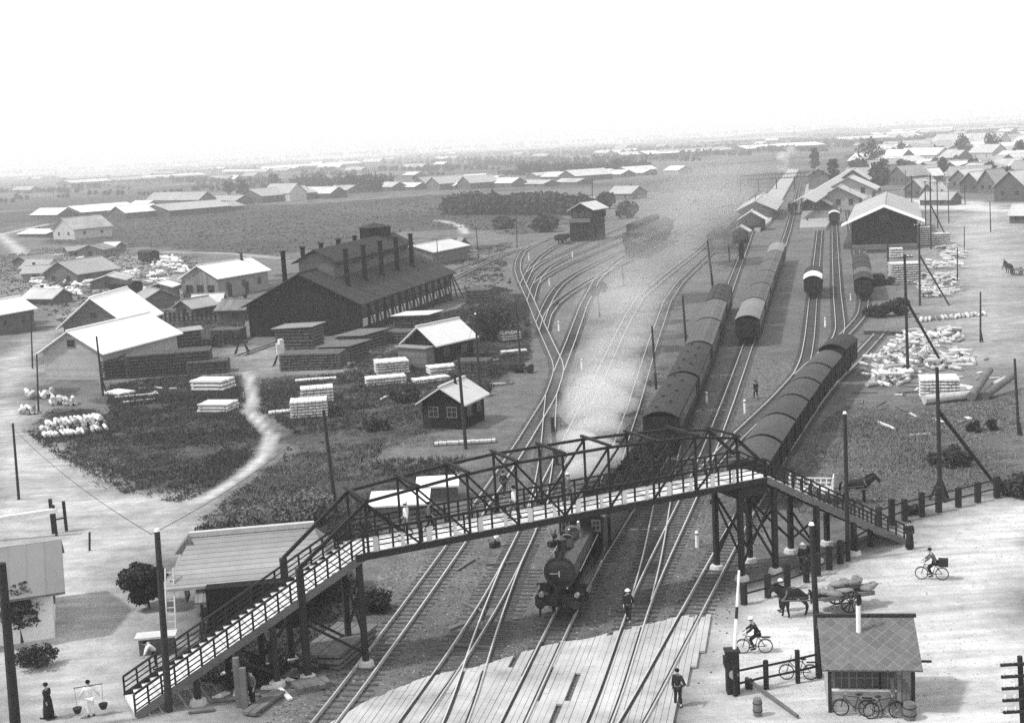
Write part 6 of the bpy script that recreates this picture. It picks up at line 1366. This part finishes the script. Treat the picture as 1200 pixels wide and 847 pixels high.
for a in ((37, 68, 245, 258, 'leftmost low white-roofed house beyond the meadow', True), (68, 97, 242, 256, 'gabled house with a dark front right of the leftmost low houses', False), (110, 131, 240, 250, 'small white-roofed house before the long grey roof', True), (128, 148, 242, 257, 'dark-gabled low house in front of the long grey roof', False), (150, 170, 236, 246, 'white roof touching the left end of the long grey roof', True),
          (172, 234, 226, 242, 'very long grey-roofed barn beyond the meadow', True, HG), (165, 200, 240, 254, 'dark low gable before the long grey barn', False, HG), (240, 277, 230, 240, 'long grey-roofed shed right of the long barn', True, HG), (210, 235, 240, 250, 'cluster house with dark front at the meadow edge', False, HG), (280, 308, 222, 238, 'hip-roofed grey house left of the two-storey house', False, HG), (309, 340, 216, 236, 'two-storey house with rows of windows at the meadow edge', True, HG, HL),
          (340, 388, 220, 233, 'long white-roofed shed right of the two-storey house', True), (384, 408, 218, 227, 'white-roofed shed before the row of trees', True), (443, 460, 214, 224, 'pale low house at the left of the middle row', True), (460, 486, 215, 223, 'wide pale house in the middle row', True), (484, 500, 208, 222, 'dark-walled gable in the middle row', False, HG), (500, 516, 208, 223, 'dark-walled grey gable right of the dark gable', False, HG), (517, 533, 213, 222, 'little pale house in the middle row before the thicket', True), (522, 537, 206, 214, 'white-roofed house behind the little pale one', False), (537, 552, 207, 222, 'dark house at the right end of the middle row', False, HG),
          (562, 600, 209, 220, 'wide white roof standing left above the thicket', True), (604, 637, 212, 219, 'long low white roof above the thicket', True), (563, 578, 207, 212, 'small pale roof behind the wide white roof', True), (617, 630, 203, 209, 'small white gable above the thicket', False), (634, 660, 202, 212, 'white-roofed house amid the row above the thicket', True), (655, 675, 200, 213, 'white gable front amid the row above the thicket', False), (650, 676, 210, 217, 'white roof in front of the white gable', True), (688, 710, 199, 208, 'white house left of the hazy right row', True), (710, 728, 200, 208, 'white house second in the hazy right row', True), (722, 736, 196, 204, 'white gable in the hazy right row', False), (736, 754, 199, 206, 'white house at the end of the hazy right row', True), (778, 795, 195, 204, 'faint pale house alone in the smoke haze', True, HW, HL),
          (713, 740, 219, 234, 'grey hazy house behind the coaling tower', True, HG), (667, 690, 233, 240, 'white roof just left of the coaling tower', True), (692, 706, 234, 242, 'white roof just right of the coaling tower mast', True), (260, 300, 199, 203, 'far white wall line on the left plain', True), (305, 348, 195, 200, 'far white shed on the left plain', True), (372, 398, 193, 198, 'far white shed on the plain right of the long ones', True), (425, 446, 186, 193, 'faint far roofs at the left of the middle plain', True), (472, 486, 202, 208, 'tiny white roof behind the middle row', True), (508, 520, 190, 195, 'tiny far white roof on the middle plain', True),
          (22, 55, 270, 278, 'low pale house by the far left road', True), (63, 88, 256, 281, 'tall pale two-storey house by the far left road', False, HW, HL), (25, 54, 305, 322, 'low flat-roofed house in the timber district', True, HG, HL), (53, 92, 307, 334, 'grey gabled house in the timber district', False, HG), (28, 62, 350, 357, 'low white-topped shed on the far bank of the left road', True)):
    far(*a, **dict(grp=ML))
for a in ((1060, 1082, 210, 232, 'small gabled house right behind the goods shed', False), (1078, 1090, 198, 213, 'narrow pale gable behind the goods shed poles', False), (1041, 1063, 195, 217, 'dark-fronted house left of the strutted pole', False, HG), (1078, 1113, 226, 241, 'low dark shop with a square opening at the open ground', True, HG), (1103, 1126, 190, 206, 'white gable third from the right in the front row of roofs', False), (1112, 1136, 199, 222, 'white roofed house behind the dark shop', False), (1125, 1148, 202, 226, 'dark-walled house with a bright slope in the front row', False), (1146, 1166, 199, 227, 'tall dark house left of the big gabled house', False, HG), (1165, 1202, 201, 236, 'big gabled house at the right edge of the open ground', False, HW, HD), (1183, 1215, 240, 262, 'bright low roof cut by the right edge', True), (1136, 1163, 170, 187, 'white house with several windows on the upper right', True, HW, HL), (1100, 1121, 177, 192, 'pale house above the front row', True), (1092, 1170, 157, 173, 'long pale school-like building on the rise', True, HW, HL), (1033, 1055, 176, 194, 'white-roofed house right of the big round tree', True), (1051, 1098, 174, 189, 'long white house with a row of dark windows', True, HW, HL), (1070, 1098, 187, 199, 'low white-roofed house under the long white house', True), (1158, 1188, 187, 201, 'white roof in the middle right of the town', True), (1178, 1208, 190, 206, 'white roof by the right edge of the town', True), (1166, 1205, 177, 191, 'wide white roof behind the right edge roofs', True), (994, 1014, 180, 196, 'bright white house left of the big round tree', True), (1016, 1032, 205, 217, 'pale roof right of the station rear', True), (1080, 1096, 215, 234, 'little gabled house beside the poles', False), (1120, 1146, 172, 186, 'pale roof before the school-like building', True), (1040, 1060, 190, 200, 'pale roof behind the trees by the station', True), (1010, 1022, 194, 204, 'small white roof at the rear of the station', True), (1186, 1200, 160, 172, 'pale house near the horizon at the right edge', True), (1068, 1080, 168, 177, 'tiny pale roof behind the long white house', True), (1150, 1172, 208, 222, 'dark house wedged behind the tall dark house', True, HG)):
    far(*a)
k = 0
for i in range(110):
    px = random.choice((random.uniform(10, 1190), random.uniform(20, 300), random.uniform(1000, 1195), random.uniform(400, 900))); hy = 168+(600-px)*.055; dy = random.choice((7, 9, 12, 15, 20, 26, 34)) if px < 250 or px > 1000 else random.choice((7, 9, 12, 15, 19, 24))
    if dy > 26 and 1000 > px: continue
    wp = random.uniform(.5, 1.1)*dy*.9+2; far(px, px+wp, hy+dy-dy*.28, hy+dy, 'small pale roof in the hazy far town', random.random() < .7, HW if random.random() < .5 else HG, HD, 0, 'small roofs of the hazy far town', 0)

TK = [o.location.copy() for o in COL.objects if o.type == 'EMPTY' and o.get('category') in ('house', 'station', 'tower', 'shed', 'goods shed', 'awning')]
n_ = 0
for i in range(600):
    px = random.uniform(1000, 1215); hy = 168+(600-px)*.055; yb = random.uniform(hy+26, hy+92)
    if yb > hy+70 and px < 1090: continue
    g = G(px, yb)
    if any((g-q).length < 15.5 for q in TK) or n_ > 44: continue
    wd = random.uniform(9, 15)*F_PX/PR(g)[2]; hh = random.uniform(4.5, 7)*F_PX/PR(g)[2]; TK.append(g); n_ += 1
    far(px-wd/2, px+wd/2, yb-hh, yb, 'plain house packed tightly among the town roofs behind the goods shed', random.random() < .5, random.choice((HW, HG, HG, TIN_G)), random.choice((HD, HD, HL)), random.uniform(-.5, .5), 'houses packed into the town', random.choice((1, 2, 3)), random.uniform(.45, .62))
n_ = 0
for i in range(400):
    px = random.uniform(1000, 1210); hy = 168+(600-px)*.055; yb = random.uniform(hy+24, hy+84); g = G(px, yb)
    if any((g-q).length < 9.5 for q in TK) or n_ > 26 or (yb > hy+70 and px < 1090): continue
    n_ += 1; TK.append(g); k_ = F_PX/PR(g)[2]; tree(px, yb, yb-random.uniform(4, 9)*k_, random.uniform(4, 7)*k_, 'dark garden tree squeezed between the town houses', 1.0, 200, random.random() < .3, 'garden trees of the town', trunk=.15)

for (x, y), lab in zip(SHK, ('shack by the far left road among the log heaps', 'shack before the low flat-roofed house', 'shack right of the low flat-roofed house', 'shack between the two dark vans', 'shack in front of the nearest dark van', 'shack by the picket fence, left of two', 'shack by the picket fence, right of two', 'shack at the left edge of the timber district', 'shack at the meadow edge of the timber district', 'shack just behind the small pale shed', 'shack between the picket fence and the engine shed')):
    k_ = F_PX/PR(G(x, y))[2]; far(x, x+random.uniform(3, 5)*k_, y-random.uniform(2.4, 3.4)*k_, y, 'little '+lab, random.random() < .6, random.choice((HG, TIN_G, SHINGLE, HW)), random.choice((BOARD_M, BOARD_V, HD)), random.uniform(-.6, .6), 'shacks of the timber district', 1, .62)
# ================================================================ LITTER, WIRES, STEAM, HAZE
def bits(name, polys, m, label, r0, r1):
    P_ = np.concatenate([sample(p, n) for p, n in polys]); n = len(P_); r = RNG.uniform(r0, r1, (n, 1, 1))
    base = np.array([[0, 0, .5], [1, 0, -.1], [-.5, .85, -.1], [-.5, -.85, -.1]])[None]*r*RNG.uniform(.6, 1.4, (n, 4, 3)); a = RNG.uniform(0, 6.28, n); ca, sa = np.cos(a)[:, None], np.sin(a)[:, None]
    V = np.stack([base[..., 0]*ca-base[..., 1]*sa+P_[:, :1], base[..., 0]*sa+base[..., 1]*ca+P_[:, 1:], base[..., 2]], -1).reshape(-1, 3).astype(np.float32)
    F_ = (np.arange(n)[:, None, None]*4+np.array([[0, 1, 2], [0, 2, 3], [0, 3, 1]])[None]).reshape(-1).astype(np.int32)
    me = bpy.data.meshes.new(name); me.vertices.add(4*n); me.vertices.foreach_set('co', V.ravel()); me.loops.add(len(F_)); me.loops.foreach_set('vertex_index', F_); me.polygons.add(3*n); me.polygons.foreach_set('loop_start', np.arange(0, 9*n, 3, dtype=np.int32)); me.update(); me.validate(); me.materials.append(m)
    tag(put(name, me), label, 'stones', None, 'stuff')
NEARYARD = [(300, 860), (420, 690), (600, 560), (700, 420), (960, 420), (960, 520), (900, 620), (860, 720), (800, 760), (600, 770), (420, 850)]
bits('cinders', [(NEARYARD, 14000), (YARD, 6000)], mat('cinder', .05, .5, 3), 'dark cinders strewn over the yard between the tracks', .03, .11)
bits('gravel', [(NEARYARD, 9000), (ROAD_R, 2500), (ROAD_L, 2500), (GRASS_R, 2500), (BANK, 800)], mat('loose_stone', .32, .4, 3), 'loose pale stones on the yard and roads', .025, .085)
def wire(p0, p1, sag, label):
    b = MB(); n = 14; pr = None
    for i in range(n+1):
        f = i/n; p = p0.lerp(p1, f); p.z -= sag*4*f*(1-f)
        if pr is not None: b.cyl(pr-p0, p-p0, .014, n=4, cap=False)
        pr = p
    o = b.build('overhead_wire', STEEL_D); o.location = p0; tag(o, label, 'wire', 'overhead wires')
def topof(x, y, yt): g = G(x, y); g.z = HT(x, y, yt)-.15; return g
wire(topof(198, 833, 622), topof(394, 602, 480), .5, 'thin wire from the capped stair pole to the tall pole in the weeds'); wire(topof(394, 602, 480), topof(546, 526, 416), .5, 'thin wire from the tall weeds pole to the hut pole')
wire(topof(546, 526, 416), topof(562, 453, 368), .4, 'thin wire between the two poles at the weed huts'); wire(topof(960, 791, 614), topof(994, 657, 484), .4, 'thin wire between the two tall dark poles at right'); wire(topof(994, 657, 484), topof(1064, 437, 300), .6, 'thin wire from the horse pole to the strutted log pole')
wire(topof(1064, 437, 300), topof(1078, 358, 264), .5, 'thin wire between the first two strutted poles'); wire(topof(1078, 358, 264), topof(1091, 292, 207), .5, 'thin wire between the strutted poles toward the town'); wire(topof(22, 585, 496), topof(198, 833, 622), .5, 'thin wire from the road pole to the capped stair pole')
def volmat(name, dens, col=.95, aniso=.0):
    m = bpy.data.materials.new(name); m.use_nodes = True; t = m.node_tree; t.nodes.clear()
    o = t.nodes.new('ShaderNodeOutputMaterial'); v = t.nodes.new('ShaderNodeVolumePrincipled'); v.inputs['Color'].default_value = (col, col, col, 1)
    v.inputs['Density'].default_value = dens; v.inputs['Anisotropy'].default_value = aniso; t.links.new(v.outputs[0], o.inputs['Volume']); return m, t, v
def plume(name, label, stations, n, col, seed, flat=.75):
    """many overlapping thin puffs along (x, y, z, radius, depth): depth is the optical thickness wanted there"""
    rr = random.Random(seed); S = stations; c = Vector(S[0][:3]); root = bpy.data.objects.new(name, None); COL.objects.link(root); root.location = c; tag(root, label, 'smoke', None, 'stuff'); mm = {}
    shapes = [MB().blob((0, 0, 0), 1.0, (1, 1, 1), 10, .16).mesh('puff', STONE) for _ in range(4)]
    for i in range(n):
        f = (i+rr.random())/n*(len(S)-1); k = min(int(f), len(S)-2); f -= k
        x, y, z, r, dp = [S[k][j]*(1-f)+S[k+1][j]*f for j in range(5)]
        q = r*rr.uniform(.32, .8); a = rr.uniform(0, 6.28); o_ = (r-q*.6)*rr.random()**.5; px_, py_, pz_ = x+o_*math.cos(a), y+o_*math.sin(a)*1.3, max(z+rr.uniform(-.5, .6)*(r-q*.6)*flat, q*flat*.9+.3)
        key = round(math.log(max(dp/(r*1.3), 1e-4))*3)
        if key not in mm: mm[key] = volmat(name+'_air', math.exp(key/3), col, .15)[0]
        me = shapes[i % 4].copy(); me.materials[0] = mm[key]
        o = put('puff', me, root, (px_-c.x, py_-c.y, pz_-c.z), rr.random()*6); o.scale = (q, q*rr.uniform(1, 1.7), q*flat)
def at(px, py, z, r, dp): g = G(px, py, z); return (g.x, g.y, z, r, dp)
plume('steam_plume', 'pale steam drifting up the yard left of the passenger train', [at(690, 552, 1.3, 1.5, 1.0), at(692, 526, 1.9, 2.2, 1.1), at(698, 485, 2.6, 3.2, .45), at(709, 440, 3.2, 3.8, .2), at(722, 390, 4.2, 5, .11), at(737, 340, 5.5, 7, .06), at(775, 290, 7, 10, .035), at(805, 240, 9, 15, .035), at(850, 205, 10, 22, .04)], 110, .99, 3, .6)
plume('smoke', 'dark smoke hanging over the far train at the island platform', [at(842, 288, 4, 2, .3), at(836, 276, 5.5, 4, .4), at(838, 265, 7, 6, .2), at(846, 250, 9, 9, .08)], 22, .4, 5)
plume('white_steam', 'white puff of steam on the main line far beyond the station', [at(918, 200, 3, 3, .2), at(920, 188, 5, 5, .35), at(922, 176, 9, 6, .35), at(922, 168, 12, 5, .15)], 12, 1.0, 8)
hm, _, _ = volmat('pale_air', .00034, 1.0)
MB().box((0, 3250, 22), (14000, 7500, 46)).build('haze', hm, kind='stuff')
